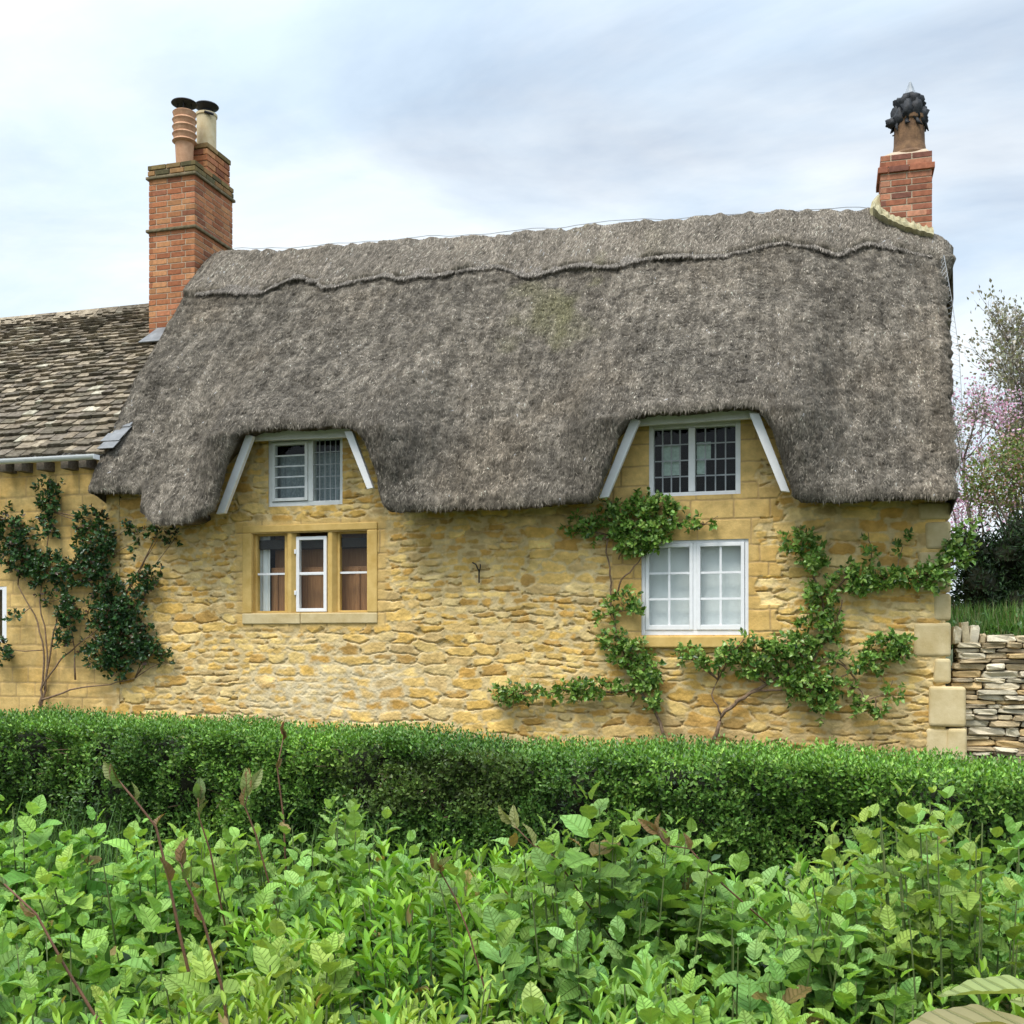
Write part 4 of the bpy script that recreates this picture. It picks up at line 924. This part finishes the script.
climber('climbing_shrub', 'dark green climbing shrub trained on the stone slate cottage wall', 
        [[(40, 715, 1.0), (42, 690), (45, 650), (35, 615), (18, 585)], [(40, 715, 1.0), (46, 680), (52, 640), (60, 605), (72, 570)], [(42, 700, .8), (70, 690), (110, 684), (135, 678)], [(44, 690, .7), (48, 655), (40, 600), (48, 545), (50, 500)], [(75, 680, .7), (74, 650), (70, 620)], [(40, 690, .8), (60, 660), (85, 640), (110, 620)]],
        [(50, 488, 14, 10), (50, 505, 12, 16), (45, 530, 12, 14, .8), (10, 535, 20, 24, 1.1), (22, 560, 22, 16), (48, 572, 24, 22), (90, 520, 14, 12), (95, 545, 22, 22, 1.2), (85, 575, 24, 18), (60, 600, 18, 10, .6), (110, 590, 18, 14), (145, 582, 14, 14), (155, 573, 8, 8), (110, 615, 24, 20, 1.2), (130, 640, 26, 22, 1.2), (105, 650, 20, 20, 1.2), (152, 655, 14, 12), (165, 660, 8, 8, .6), (70, 615, 16, 14), (65, 640, 10, 14), (5, 655, 10, 16), (15, 618, 9, 9, .6), (120, 668, 14, 10), (138, 545, 8, 16, .4), (125, 528, 8, 10, .4), (160, 533, 18, 7, .8), (175, 538, 10, 7, .5), (135, 605, 14, 12)],
        DARK, [.36, .34, .2, .1], .062, M['leaf_gloss'], dens=1.35)

# ================================================================== dry stone wall and what grows behind it
dsw = tag(thing('dry_stone_wall', 'pale dry stone wall joining the cottage corner', 'wall'), kind='thing')
DY = .12
xa, xb = atX(953, DY), 7.0
mb = MB(); mb.box(xa+.05, xb, DY+.12, DY+.5, 0, BANK-.05); mb.build('core', M['darktwig'], dsw)
# rounded stone template
tv = []; tq = []
lin3 = [-1, -.55, .55, 1]
def stone_t():
    V = []; idm = {}
    def vid(p):
        k_ = tuple(round(x, 3) for x in p)
        if k_ not in idm: idm[k_] = len(V); V.append(p)
        return idm[k_]
    Q = []
    for ax in range(3):
        for sg in (-1, 1):
            for i in range(3):
                for j in range(3):
                    c4 = []
                    for (di, dj) in ((0, 0), (1, 0), (1, 1), (0, 1)):
                        p = [0, 0, 0]; p[ax] = sg; p[(ax+1) % 3] = lin3[i+di]; p[(ax+2) % 3] = lin3[j+dj]; c4.append(vid(p))
                    Q.append(c4 if sg > 0 else c4[::-1])
    V = np.array(V, float); L_ = np.abs(V); cnt = (L_ > .9).sum(1)
    V = V*np.where(cnt == 3, .86, np.where(cnt == 2, .94, 1.0))[:, None]
    return V, np.array(Q)
STV, STQ = stone_t()
def stone(mb, c, s, k, r, tilt=.04):
    V = STV*np.array(s)*.5*(1+.07*r.normal(size=STV.shape)); a_ = r.normal(0, tilt); ca, sa = math.cos(a_), math.sin(a_)
    V = np.stack([V[:, 0]*ca-V[:, 2]*sa, V[:, 1], V[:, 0]*sa+V[:, 2]*ca], 1)+c; mb.add(V, STQ, col=k)
DSC = [lin(222, 208, 176), lin(206, 190, 154), lin(226, 214, 186), lin(190, 170, 134), lin(210, 182, 132), lin(202, 192, 166), lin(178, 162, 134)]
mb = MB(); r = np.random.default_rng(21); z = 0.0
while z < BANK-.06:
    h_ = r.uniform(.035, .085); x = xa+r.uniform(-.02, .05)
    while x < xb:
        wd = r.uniform(.12, .36); hk = h_*r.uniform(.85, 1.05)
        if z > .95 and r.random() < .04: hk *= 1.3
        stone(mb, (x+wd/2, DY+.10+r.uniform(-.03, .03), z+h_/2), (wd*.985, r.uniform(.22, .3), hk*1.0), DSC[r.integers(len(DSC))]*r.uniform(.75, 1.1), r)
        x += wd
    z += h_
x = xa
for i, (wd, h_) in enumerate(((.075, .17), (.07, .21), (.085, .18), (.06, .10))):    # a few stones on edge by the house
    stone(mb, (x+wd/2, DY+.1, z+h_/2-.02), (wd, .24, h_), DSC[i % 4]*.95, r, .1); x += wd
while x < xb:
    wd = r.uniform(.2, .45); h_ = r.uniform(.05, .10); stone(mb, (x+wd/2, DY+.1, z+h_/2-.005), (wd, .3, h_), DSC[r.integers(4)]*r.uniform(.8, 1), r); x += wd
mb.build('stones', M['drystone'], dsw, smooth=False, cols=True)

def blades(name, P, h_, w_, cols, lean=.35):
    n = len(P); a_ = rng.uniform(0, 2*math.pi, n); ld = np.stack([np.cos(a_), np.sin(a_), 0*a_], 1)*lean*rng.uniform(.2, 1, n)[:, None]; sd_ = np.stack([-np.sin(a_), np.cos(a_), 0*a_], 1)
    H = h_*rng.uniform(.35, 1.3, n)*(1+.5*vnoise(P[:, 0]*3, P[:, 1]*3, seed=88)); up = np.array([0, 0, 1.0]); V = []
    for f, ww in ((0, 1), (.5, .8)): 
        c_ = P+(up*f)*H[:, None]+ld*(f*f)*H[:, None]
        for s_ in (-1, 1): V.append(c_+sd_*s_*w_*ww*.5)
    V.append(P+up*H[:, None]*.92+ld*H[:, None])
    V = np.stack(V, 1).reshape(-1, 3); i = np.arange(n)*5
    c = mixcol(n, cols, None, .2)
    return np_mesh(name, V, [np.stack([i, i+1, i+3, i+2], 1), np.stack([i+2, i+3, i+4], 1)], M['grass'], None, np.repeat(c, 5, 0))
n = 16000; Pg = np.stack([rng.uniform(1.2, 5, n), rng.uniform(.3, 3.4, n), np.zeros(n)], 1); Pg[:, 2] = BANK*sstep(-.3, .5, Pg[:, 1]-.45)+.14*sstep(.7, 3.0, Pg[:, 1])-.02
o = blades('grass', Pg, .27, .012, [(.10, .22, .05), (.14, .29, .06), (.07, .15, .035), (.25, .26, .12)]); tag(o, 'tufted green grass growing on the bank behind the dry stone wall', 'grass', kind='stuff')

n = 7000; Pc = np.stack([rng.uniform(1.2, 6, n), rng.uniform(.35, 3.2, n), np.zeros(n)], 1); Pc[:, 2] = BANK*sstep(-.3, .5, Pc[:, 1]-.45)+.14*sstep(.7, 3.0, Pc[:, 1])+rng.uniform(0, .22, n)*(.5+.5*vnoise(Pc[:, 0]*3, Pc[:, 1]*3, seed=89)); l = rng.uniform(.04, .09, n)
o = leaf_obj('ground_cover', [leaves(Pc, rdir(n)+[0, 0, .3], np.array([0, 0, 1.0])+.5*rdir(n), l, l*.6, T_SMALL, mixcol(n, [(.10, .22, .05), (.14, .28, .06), (.06, .14, .03)]))], M['leaf_small'])
tag(o, 'low leafy green growth among the grass behind the dry stone wall', 'ground cover', kind='stuff')
def crownleaves(cs, n, L, W, cols, w=None, t=T_TINY, shell=.55, D0=(0, 0, .3), jit=.2):
    """leaves spread through a set of ellipsoids (centre, radii)"""
    vol = np.array([a_[1][0]*a_[1][2] for a_ in cs]); pk = rng.choice(len(cs), n, p=vol/vol.sum())
    ctr = np.array([a_[0] for a_ in cs])[pk]; rad = np.array([a_[1] for a_ in cs])[pk]
    d_ = rdir(n); q = rng.uniform(shell**3, 1, n)**(1/3)*(1+.12*rng.normal(size=n))
    P = ctr+d_*rad*q[:, None]
    l = L*rng.uniform(.7, 1.3, n)
    return leaves(P, d_*.6+rdir(n)*.8+np.array(D0), d_+.6*rdir(n), l, l*W, t, mixcol(n, cols, w, jit))
# dark yew
ye = thing('yew_hedge', 'dense dark green yew hedge standing behind the dry stone wall', 'hedge', (0, 0, 0))
YY = 3.4; cs = []
for i in range(60):
    px = rng.uniform(985, 1240); top_ = 502 if px > 1000 else 512
    py = rng.uniform(top_+32, 622); p = at(px, py, YY+rng.uniform(-.2, .9)); cs.append((p, np.array([.42, .4, .38])))
cs += [(at(q, 626, YY-.1), np.array([.4, .35, .34])) for q in range(975, 1240, 28)]
cs += [(at(980, 590, YY), np.array([.3, .35, .35])), (at(972, 555, YY+.3), np.array([.26, .3, .35]))]
parts = [crownleaves(cs, 60000, .075, .30, [(.012, .028, .012), (.02, .045, .016), (.035, .075, .022), (.05, .10, .03)], [.3, .35, .25, .1], t=T_TINY, shell=.8)]
leaf_obj('foliage', parts, M['leaf_dark'], ye)
mb = MB()
for c_, r_ in cs: blob(mb, c_, r_*.70, float(c_[0]))
mb.build('inner_twigs', M['darktwig'], ye)
for px in (990, 1060, 1140, 1210): mb = MB(); p = at(px, 600, YY+.3); mb.tube([(p[0], p[1], BANK-.1), (p[0]+.05, p[1], BANK+1.0)], [.08, .05], 7); mb.build('trunk', M['bark'], ye)

def tree(name, label, cat, base, height, levels, spread, mat_, r0, seed, up=.35, nk=(3, 5), first=.3, lean=(0, 0, 0)):
    o = thing(name, label, cat, (0, 0, 0)); mb = MB(); tips = []; r = np.random.default_rng(seed)
    def grow(p, d, L, rad, lv):
        n = 4; P = [p]; 
        for i in range(n):
            d = d+r.normal(0, .10, 3)+np.array([0, 0, .03]); d /= np.linalg.norm(d); P.append(P[-1]+d*L/n)
        mb.tube(P, [rad*(1-.45*i/n) for i in range(n+1)], 6 if lv > 2 else 4 if lv > 0 else 3)
        if lv == 0: tips.append((P[-1], d)); tips.append((P[2], d)); return
        for k in range(r.integers(*nk)):
            f = r.uniform(first if lv == levels else .25, 1); i = min(int(f*n), n-1); b_ = P[i]+(P[i+1]-P[i])*(f*n-i)
            nd = d+r.normal(0, spread, 3)+np.array([0, 0, up]); nd /= np.linalg.norm(nd); grow(b_, nd, L*r.uniform(.5, .72), rad*.5*(1-.3*f), lv-1)
        nd = d+r.normal(0, .2, 3); grow(P[-1], nd/np.linalg.norm(nd), L*.62, rad*.5, lv-1)
    d0 = np.array([0, 0, 1.0])+np.array(lean); grow(np.array(base, float), d0/np.linalg.norm(d0), height*.42, r0, levels)
    mb.build('trunk', mat_, o, smooth=True); return o, tips
# big tree coming into leaf, far behind
b = at(1046, 640, 22); b[2] = 1.5
o, tips = tree('budding_tree', 'tall greyish tree coming into bud far behind the blossom', 'tree', b, 10.6, 5, .55, M['bark'], .24, 4, up=.3, nk=(3, 6))
tp = np.array([t[0] for t in tips]); td = np.array([t[1] for t in tips]); k = rng.permutation(len(tp))[:18000]
tp = np.concatenate([tp[k]+rng.normal(0, .12, (len(k), 3)) for _ in range(2)]); td = np.concatenate([td[k]]*2)
l = rng.uniform(.08, .15, len(tp)); leaf_obj('crown', [leaves(tp, td+.7*rdir(len(tp)), rdir(len(tp)), l, l*.6, T_TINY, mixcol(len(tp), [(.26, .24, .19), (.34, .31, .25), (.18, .17, .13), (.24, .25, .15)]))], M['leaf_small'], o)
# pink blossom tree
b = at(1000, 640, 9); b[2] = 1.6
o, tips = tree('blossom_tree', 'small tree with loose pink blossom beside the thatch verge', 'tree', b, 4.6, 4, .6, M['bark'], .07, 8, up=.25, nk=(3, 5), lean=(-.05, 0, 0))
tp = np.array([t[0] for t in tips]); td = np.array([t[1] for t in tips]); tp = tp[tp[:, 2] > 3.0]; n = 3800
pk = rng.integers(0, len(tp), n); P = tp[pk]+rng.normal(0, .09, (n, 3)); l = rng.uniform(.03, .055, n)
leaf_obj('blossom', [leaves(P, rdir(n), rdir(n), l, l*.8, T_TINY, mixcol(n, [(.74, .46, .58), (.82, .62, .70), (.62, .32, .44), (.30, .24, .14)], [.35, .35, .2, .1]))], M['petal'], o)
# bronze-green shrub between
sh = thing('bronze_shrub', 'bronze and green flowering shrub above the yew hedge', 'shrub', (0, 0, 0)); cs = []
for px, py, rp in ((1000, 478, 30), (1030, 462, 34), (1060, 470, 36), (985, 500, 22), (1020, 495, 30), (1100, 470, 50), (1005, 455, 18), (1150, 480, 50), (978, 478, 16)):
    p = at(px, py, 6.0+rng.uniform(-.4, .4)); cs.append((p, np.array([1, .9, 1])*rp*.0165))
leaf_obj('foliage', [crownleaves(cs, 11000, .055, .55, [(.15, .22, .05), (.22, .29, .08), (.28, .19, .10), (.09, .14, .04), (.42, .24, .25)], [.28, .26, .22, .14, .10], shell=.3)], M['leaf_small'], sh)
mb = MB()
for c_, r_ in cs: mb.tube([(*cs[1][0][:2], BANK), (c_[0]*.5+cs[1][0][0]*.5, c_[1], c_[2]-.6), tuple(c_+[0, 0, r_[2]*.7])], [.03, .02, .005], 5)
mb.build('stem', M['bark'], sh)

# ================================================================== clipped hedge in front of the house
hd = thing('clipped_hedge', 'long clipped small-leaved green hedge running in front of the cottage', 'hedge', (0, 0, 0))
A = cam(0, HOR, 8.0); B = cam(1024, HOR, 5.6); ud = (B-A); LEN = np.linalg.norm(ud); ud /= LEN; nf_ = np.array([ud[1], -ud[0], 0.0])   # towards the camera
S0, S1, TH = -4.2, LEN+3.6, .78
topz = lambda s: .955-.10*np.clip(s/LEN, -.3, 1.3)+.035*vnoise(s*1.3, 0*s, seed=71)+.02*vnoise(s*5, 0*s, seed=72)
def hpt(s, d, z): return A[None]*[1, 1, 0]+ud[None]*s[:, None]+nf_[None]*d[:, None]+np.array([0, 0, 1.0])[None]*z[:, None]
HC = [(.085, .185, .03), (.125, .25, .045), (.21, .36, .07), (.04, .095, .018)]; HT = [(.13, .28, .04), (.19, .36, .06), (.085, .19, .03)]
parts = []
n = 33000; s = rng.uniform(S0, S1, n); zf_ = rng.uniform(0, 1, n)**.8; tz_ = topz(s)
bulge = .15*fbm(s*2.2, zf_*2.2, seed=73, o=3)+.07*vnoise(s*7, zf_*7, seed=74)
keep = rng.uniform(0, 1, n) < np.clip(.95+1.5*fbm(s*3.4, zf_*3.4, seed=75, o=2), .25, 1)
P = hpt(s, bulge-.02-.05*zf_, zf_*tz_); D = nf_*.55+np.array([0, 0, .75])+rdir(n)*.55
parts += sprigs(P[keep], D[keep], 6, rng.uniform(.05, .13, keep.sum()), .039, .58, T_TINY, HC, [.3, .35, .2, .15], jit=.30)
n = 12500; s = rng.uniform(S0, S1, n); d = -rng.uniform(0, TH, n); P = hpt(s, d, topz(s)-.03+.035*fbm(s*4, d*4, seed=76, o=2)); D = np.array([0, 0, 1.0])+rdir(n)*.4
parts += sprigs(P, D, 7, rng.uniform(.06, .15, n), .034, .5, T_TINY, HT, None, spread=.75, jit=.22)
for se_ in (S0, S1):
    n = 1500; s = se_+rng.normal(0, .03, n); zf_ = rng.uniform(0, 1, n); P = hpt(s, -rng.uniform(0, TH, n), zf_*topz(s)); parts += sprigs(P, ud*(1 if se_ > 0 else -1)*.6+np.array([0, 0, .7])+rdir(n)*.5, 6, .075, .039, .55, T_TINY, HC, None)
n = 3000; s = rng.uniform(S0, S1, n); zf_ = rng.uniform(0, 1, n); P = hpt(s, np.full(n, -TH), zf_*topz(s)); parts += sprigs(P, -nf_*.6+np.array([0, 0, .7])+rdir(n)*.5, 6, .075, .03, .55, T_TINY, HC, None)
def vary(p):
    v_, f_, c_, u_ = p; g1 = fbm(v_[:, 0]*1.3, v_[:, 2]*2.2, v_[:, 1]*1.3, 78, 3); g2 = sstep(.28, .5, fbm(v_[:, 0]*1.1+40, v_[:, 2]*2.6, v_[:, 1]*1.1, 79, 3))[:, None]
    c_ = c_*np.exp(.6*g1)[:, None]*np.stack([1+.2*g1, 1+.08*g1, 1-.1*g1], 1); return v_, f_, c_*(1-.22*g2)+np.array([.16, .13, .055])*.22*g2, u_
leaf_obj('foliage', [vary(p) for p in parts], M['leaf_small'], hd)
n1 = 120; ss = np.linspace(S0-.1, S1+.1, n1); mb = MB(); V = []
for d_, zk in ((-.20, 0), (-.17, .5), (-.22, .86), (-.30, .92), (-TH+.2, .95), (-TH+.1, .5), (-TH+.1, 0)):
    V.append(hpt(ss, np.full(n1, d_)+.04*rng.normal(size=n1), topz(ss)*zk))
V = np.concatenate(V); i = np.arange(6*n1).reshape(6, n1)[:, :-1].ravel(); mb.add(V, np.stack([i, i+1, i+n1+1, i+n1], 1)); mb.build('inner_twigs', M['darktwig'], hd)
mb = MB()
for i in range(20):
    s = np.array([S0+.6+i*.8]); p = hpt(s, np.array([-TH/2]), np.array([0.]))[0]; mb.tube([p, p+[.03, .02, .5]], [.03, .02], 6)
    for k in range(5):
        q = hpt(s+rng.uniform(-.5, .5), np.array([rng.uniform(.0, .07)]), topz(s)*rng.uniform(.45, .98))[0]; mb.tube([p+[.03, .02, .45], (p+q)/2+[0, 0, .2], q-nf_*.12, q+rng.normal(0, .03, 3)], [.012, .008, .004, .002], 4)
mb.build('stem', M['vine'], hd)
n = 4500; P = []
s = rng.uniform(-1, LEN+1, n); Pg = hpt(s, rng.uniform(.05, 1.2, n), np.zeros(n)); o = blades('verge_grass', Pg, .42, .008, [(.07, .16, .03), (.11, .22, .045), (.05, .11, .025)], .5); tag(o, 'rough green grass along the foot of the clipped hedge', 'grass', kind='stuff')

# ================================================================== FOREGROUND SHRUBS
def shoots(base, d, H, kind, r, colset):
    """one leafy shoot -> leaf arrays"""
    d = d/np.linalg.norm(d); a_ = np.cross(d, [.3, .9, .2]); a_ /= np.linalg.norm(a_); b_ = np.cross(d, a_)
    P, D, Nn, L, Cc = [], [], [], [], []
    if kind == 'broad': sp_, top_, l0, n = .050, .62, r.uniform(.052, .112), 11
    else: sp_, top_, l0, n = .024, .5, r.uniform(.044, .068), 15
    ph = r.uniform(0, 6.28)
    for i in range(n):
        s_ = H-i*sp_*r.uniform(.85, 1.15)
        if s_ < .05: break
        age = min(1, i/(5 if kind == 'broad' else 7))
        for k in (0, 1):
            an = ph+i*1.5708+k*math.pi+r.normal(0, .25); rd = a_*math.cos(an)+b_*math.sin(an)
            el = (R(62)*(1-age)+R(8 if kind == 'broad' else 30)*age)+r.normal(0, .2)
            dd_ = rd*math.cos(el)+d*math.sin(el)+np.array([0, 0, -.12*age]); P.append(base+d*s_+rd*.008); D.append(dd_)
            Nn.append(d*math.cos(el)-rd*math.sin(el)+r.normal(0, .30, 3)+np.array([0, 0, .25])); L.append(l0*(.42+.58*min(1, (i+.6)/3))*r.uniform(.82, 1.15)*(1 if age < 1 else .95))
            c = colset[0]*(1-age)+colset[1]*age; c = c if r.random() > .008 else np.array([.30, .22, .08]); Cc.append(c*r.uniform(.72, 1.25)*np.array([r.uniform(.9, 1.12), 1, r.uniform(.85, 1.15)]))
    return np.array(P), np.array(D), np.array(Nn), np.array(L), np.array(Cc)
YG = {'broad': (np.array([.36, .54, .115]), np.array([.16, .31, .05])), 'privet': (np.array([.32, .50, .065]), np.array([.12, .27, .035]))}
GB = 'broad-leaved shrubs in the foreground'; GP = 'bright privet clumps in the foreground'
SHR = [  # kind, px, z, radius, top, n, label
 ('broad', 40, 3.75, .50, 1.07, 44, 'broad-leaved shrub at the left edge just in front of the hedge'),
 ('broad', 185, 3.5, .48, 1.02, 44, 'broad-leaved shrub in front of the hedge, behind the tallest red stem'),
 ('broad', 322, 3.7, .40, 1.07, 40, 'tall broad-leaved shrub against the hedge below the mullioned window'),
 ('broad', 80, 2.65, .40, .96, 34, 'broad-leaved shrub around the lowest red stem at the left'),
 ('broad', 265, 2.7, .36, .92, 26, 'broad-leaved shrub in the left half between bright privet and the hedge shrubs'),
 ('broad', 600, 2.9, .36, 1.19, 40, 'broad-leaved shrub near the centre with the highest upright tip'),
 ('broad', 725, 2.75, .40, 1.06, 40, 'broad-leaved shrub right of the centre one, beside bronze young leaves'),
 ('broad', 965, 2.6, .36, 1.27, 46, 'tall pale broad-leaved shrub at the right against the hedge'),
 ('broad', 1030, 3.3, .45, 1.14, 34, 'broad-leaved shrub cut by the right edge behind the tall pale one'),
 ('broad', 845, 2.3, .36, .92, 26, 'low broad-leaved shrub left of the tall pale one'),
 ('broad', 525, 1.85, .30, .99, 26, 'large veined broad-leaved shrub at the bottom near the centre'),
 ('broad', 700, 1.8, .30, 1.02, 28, 'large veined broad-leaved shrub at the bottom right of centre'),
 ('privet', 40, 1.85, .32, .95, 44, 'bright privet clump in the bottom left corner'),
 ('privet', 215, 1.8, .32, .94, 44, 'bright privet clump at the bottom beside the leaning red stem'),
 ('privet', 345, 1.62, .26, .98, 40, 'bright privet clump at the bottom edge left of centre'),
 ('privet', 395, 2.3, .36, .86, 50, 'bright privet clump in the middle left of the veined shrub'),
 ('privet', 440, 3.2, .5, .95, 70, 'low bright privet patch close to the hedge at the centre'),
 ('privet', 610, 1.62, .24, .98, 34, 'bright privet clump between the two large veined shrubs'),
 ('privet', 790, 1.75, .28, .94, 40, 'bright privet clump at the bottom right of the veined shrubs'),
 ('privet', 920, 1.8, .30, .95, 40, 'bright privet clump at the bottom right behind the large near leaves'),
 ('privet', 855, 3.3, .5, .90, 60, 'low bright privet patch close to the hedge at the right'),
 ('privet', 1010, 1.9, .25, 1.0, 26, 'bright privet clump at the right edge below the tall pale shrub'),
 ('privet', 130, 1.95, .28, .93, 44, 'bright privet clump at the bottom left between the two leaning red stems'),
 ('privet', 660, 2.2, .30, .88, 40, 'bright privet clump right of the centre shrub with the highest tip'),
 ('privet', 300, 2.05, .3, .92, 46, 'bright privet clump left of the short red-tipped shoot'),
 ('privet', 480, 1.5, .2, 1.02, 26, 'bright privet clump at the very bottom near the centre'),
]
for kind, px, z, rad, top, n, lab in SHR:
    r = np.random.default_rng(int(px*7+z*100)); rad *= 1.2; n = int(n*1.3)
    o = thing('broad_leaved_shrub' if kind == 'broad' else 'privet_bush', lab, 'shrub', (0, 0, 0), GB if kind == 'broad' else GP)
    c0 = cam(px, HOR, z); c0[2] = 0; arr = []; mb = MB()
    young, old = YG[kind]; tint = r.uniform(.82, 1.12)*np.array([r.uniform(.82, 1.12), 1, r.uniform(.8, 1.5)]); size = r.uniform(.72, 1.15)
    for i in range(n if kind == 'broad' else int(n*1.7)):
        q = math.sqrt(r.uniform(0, 1)); an = r.uniform(0, 6.28); off = np.array([math.cos(an), math.sin(an), 0])*q*rad
        hgt = top*(1-.16*q*q)*r.uniform(.76, 1.06)-(.06 if kind == 'broad' else 0)
        tip = c0+off+[0, 0, hgt]; bs = c0+off*.45; bs[2] = 0; dv_ = tip-bs; H = np.linalg.norm(dv_)
        arr.append(shoots(bs, dv_+r.normal(0, .03, 3), H, kind, r, (young*tint, old*tint)))
        mb.tube([bs+dv_*.25, bs+dv_*.65, bs+dv_*.98], [.0045, .0035, .0018], 4)
    P, D, Nn, L, Cc = [np.concatenate(x) for x in zip(*arr)]
    L = L*size
    if kind == 'broad':
        h = rng.uniform(0, 1, len(P)) < .5
        parts = [leaves(P[h], D[h], Nn[h], L[h], L[h]*.72, T_BROAD, Cc[h]), leaves(P[~h], D[~h], Nn[~h], L[~h], L[~h]*.66, T_BROAD2, Cc[~h])]
        leaf_obj('foliage', parts, M['leaf_broad'], o)
    else:
        leaf_obj('foliage', [leaves(P, D, Nn, L, L*.32, T_LANCE, Cc)], M['leaf_privet'], o)
    mb.build('stem', M['greenstem'], o)
# undergrowth that fills the gaps low down
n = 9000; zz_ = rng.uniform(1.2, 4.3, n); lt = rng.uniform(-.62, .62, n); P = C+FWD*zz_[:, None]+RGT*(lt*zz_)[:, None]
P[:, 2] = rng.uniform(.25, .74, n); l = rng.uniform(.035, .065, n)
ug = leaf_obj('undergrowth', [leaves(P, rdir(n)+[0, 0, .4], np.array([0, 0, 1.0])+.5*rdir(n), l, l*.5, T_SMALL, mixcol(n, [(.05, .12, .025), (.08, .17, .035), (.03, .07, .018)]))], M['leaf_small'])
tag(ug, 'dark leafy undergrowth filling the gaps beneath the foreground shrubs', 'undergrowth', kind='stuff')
# red-stemmed young shoots
RS = [([(181, 935), (168, 880), (152, 828), (136, 800), (118, 780)], 2.6, 'tallest red-brown shoot at the left, bending over at its tip'),
      ([(218, 985), (206, 915), (192, 880), (180, 862)], 2.3, 'thin red-brown shoot just right of the tallest one'),
      ([(95, 1015), (60, 965), (30, 915), (4, 884)], 2.1, 'leaning red-brown shoot running to the left edge'),
      ([(206, 850), (199, 818), (198, 798)], 3.35, 'short dark shoot in front of the hedge at the left'),
      ([(254, 835), (247, 810), (249, 790)], 3.4, 'upright shoot with folded pointed leaves below the mullioned window'),
      ([(468, 930), (458, 895), (448, 878), (440, 868)], 2.5, 'short red-tipped shoot in the low privet at the centre'),
      ([(552, 860), (536, 838), (512, 823)], 2.9, 'single bronze bud shoot pointing left in front of the hedge'),
      ([(712, 870), (690, 850), (672, 842), (655, 830)], 2.8, 'bronze-leaved shoot in front of the hedge right of centre'),
      ([(283, 815), (281, 770), (284, 735)], 4.4, 'dead brown stem standing in the hedge below the mullioned window')]
for pts, z, lab in RS:
    o = thing('red_stemmed_shoot', lab, 'shoot', (0, 0, 0), 'red-stemmed shoots among the shrubs'); P = [cam(p, q, z) for p, q in pts]
    d0 = norm(P[0]-P[1]); P = [P[0]+d0*min(.7, (P[0][2]-.05)/max(.2, -d0[2]))]+P; mb = MB(); m = len(P); rs = .0042 if z < 2.65 and 'short' not in lab else .0026; P = [p+rng.normal(0, .008, 3) if 0 < i < len(P)-1 else p for i, p in enumerate(P)]; mb.tube(P, [rs*z/2.5*(1-.6*i/m) for i in range(m)], 6); mb.build('stem', M['redstem'], o, smooth=True)
    lp, ld, ln = [], [], []
    dead = 'dead' in lab
    for i in range(2, m):
        d_ = norm(P[i]-P[i-1])
        for k in range(1 if i < m-1 else 3): lp.append(P[i]-d_*.01*k); ld.append(d_*1.0+rdir(1)[0]*(.45 if i == m-1 else .9)+[0, 0, .2]); ln.append(rdir(1)[0]-FWD*.6)
    lp, ld, ln = np.array(lp), np.array(ld), np.array(ln); l = rng.uniform(.04, .065, len(lp))*(.6 if dead else 1)*z/2.5
    lc = mixcol(len(lp), [(.17, .07, .04), (.2, .13, .07)] if dead else [(.22, .24, .09), (.24, .15, .08), (.15, .22, .07)])
    for i in range(len(lp)): leaf_obj('leaf', [leaves(lp[i:i+1], ld[i:i+1], ln[i:i+1], l[i:i+1], l[i:i+1]*.42, T_BROAD, lc[i:i+1])], M['leaf_broad'], o)
# very near leaves in the bottom right corner
o = thing('near_leafy_twig', 'large close blurred pale leaves in the bottom right corner', 'twig', (0, 0, 0))
o['label'] = 'large pale leaves very close in the bottom right corner'
P = np.array([cam(1056, 996, .84), cam(1040, 1030, .80), cam(1060, 995, .86), cam(1070, 1016, .88)]); D = np.array([-RGT+.03*UP+.2*FWD, -RGT*1.0+.03*UP+.1*FWD, RGT*.3+UP*.1+FWD, -RGT*.4+FWD*.9]); Nn = np.array([UP*1.0+FWD*.10-RGT*.1, UP*1.0+FWD*.12, UP-FWD*.5, UP-FWD*.6])
l = np.array([.085, .105, .06, .06]); lc = np.array([(.30, .36, .13), (.30, .27, .13), (.34, .44, .17), (.34, .40, .14)])
for i in range(4): leaf_obj('leaf', [leaves(P[i:i+1], D[i:i+1], Nn[i:i+1], l[i:i+1], l[i:i+1]*.55, T_NEAR, lc[i:i+1])], M['leaf_broad'], o)
mb = MB(); mb.tube([np.array([*(cam(1075, 1010, .82))[:2], .6]), cam(1070, 1060, .82), cam(1050, 1003, .81)], [.004, .004, .002], 6); mb.build('stem', M['redstem'], o)
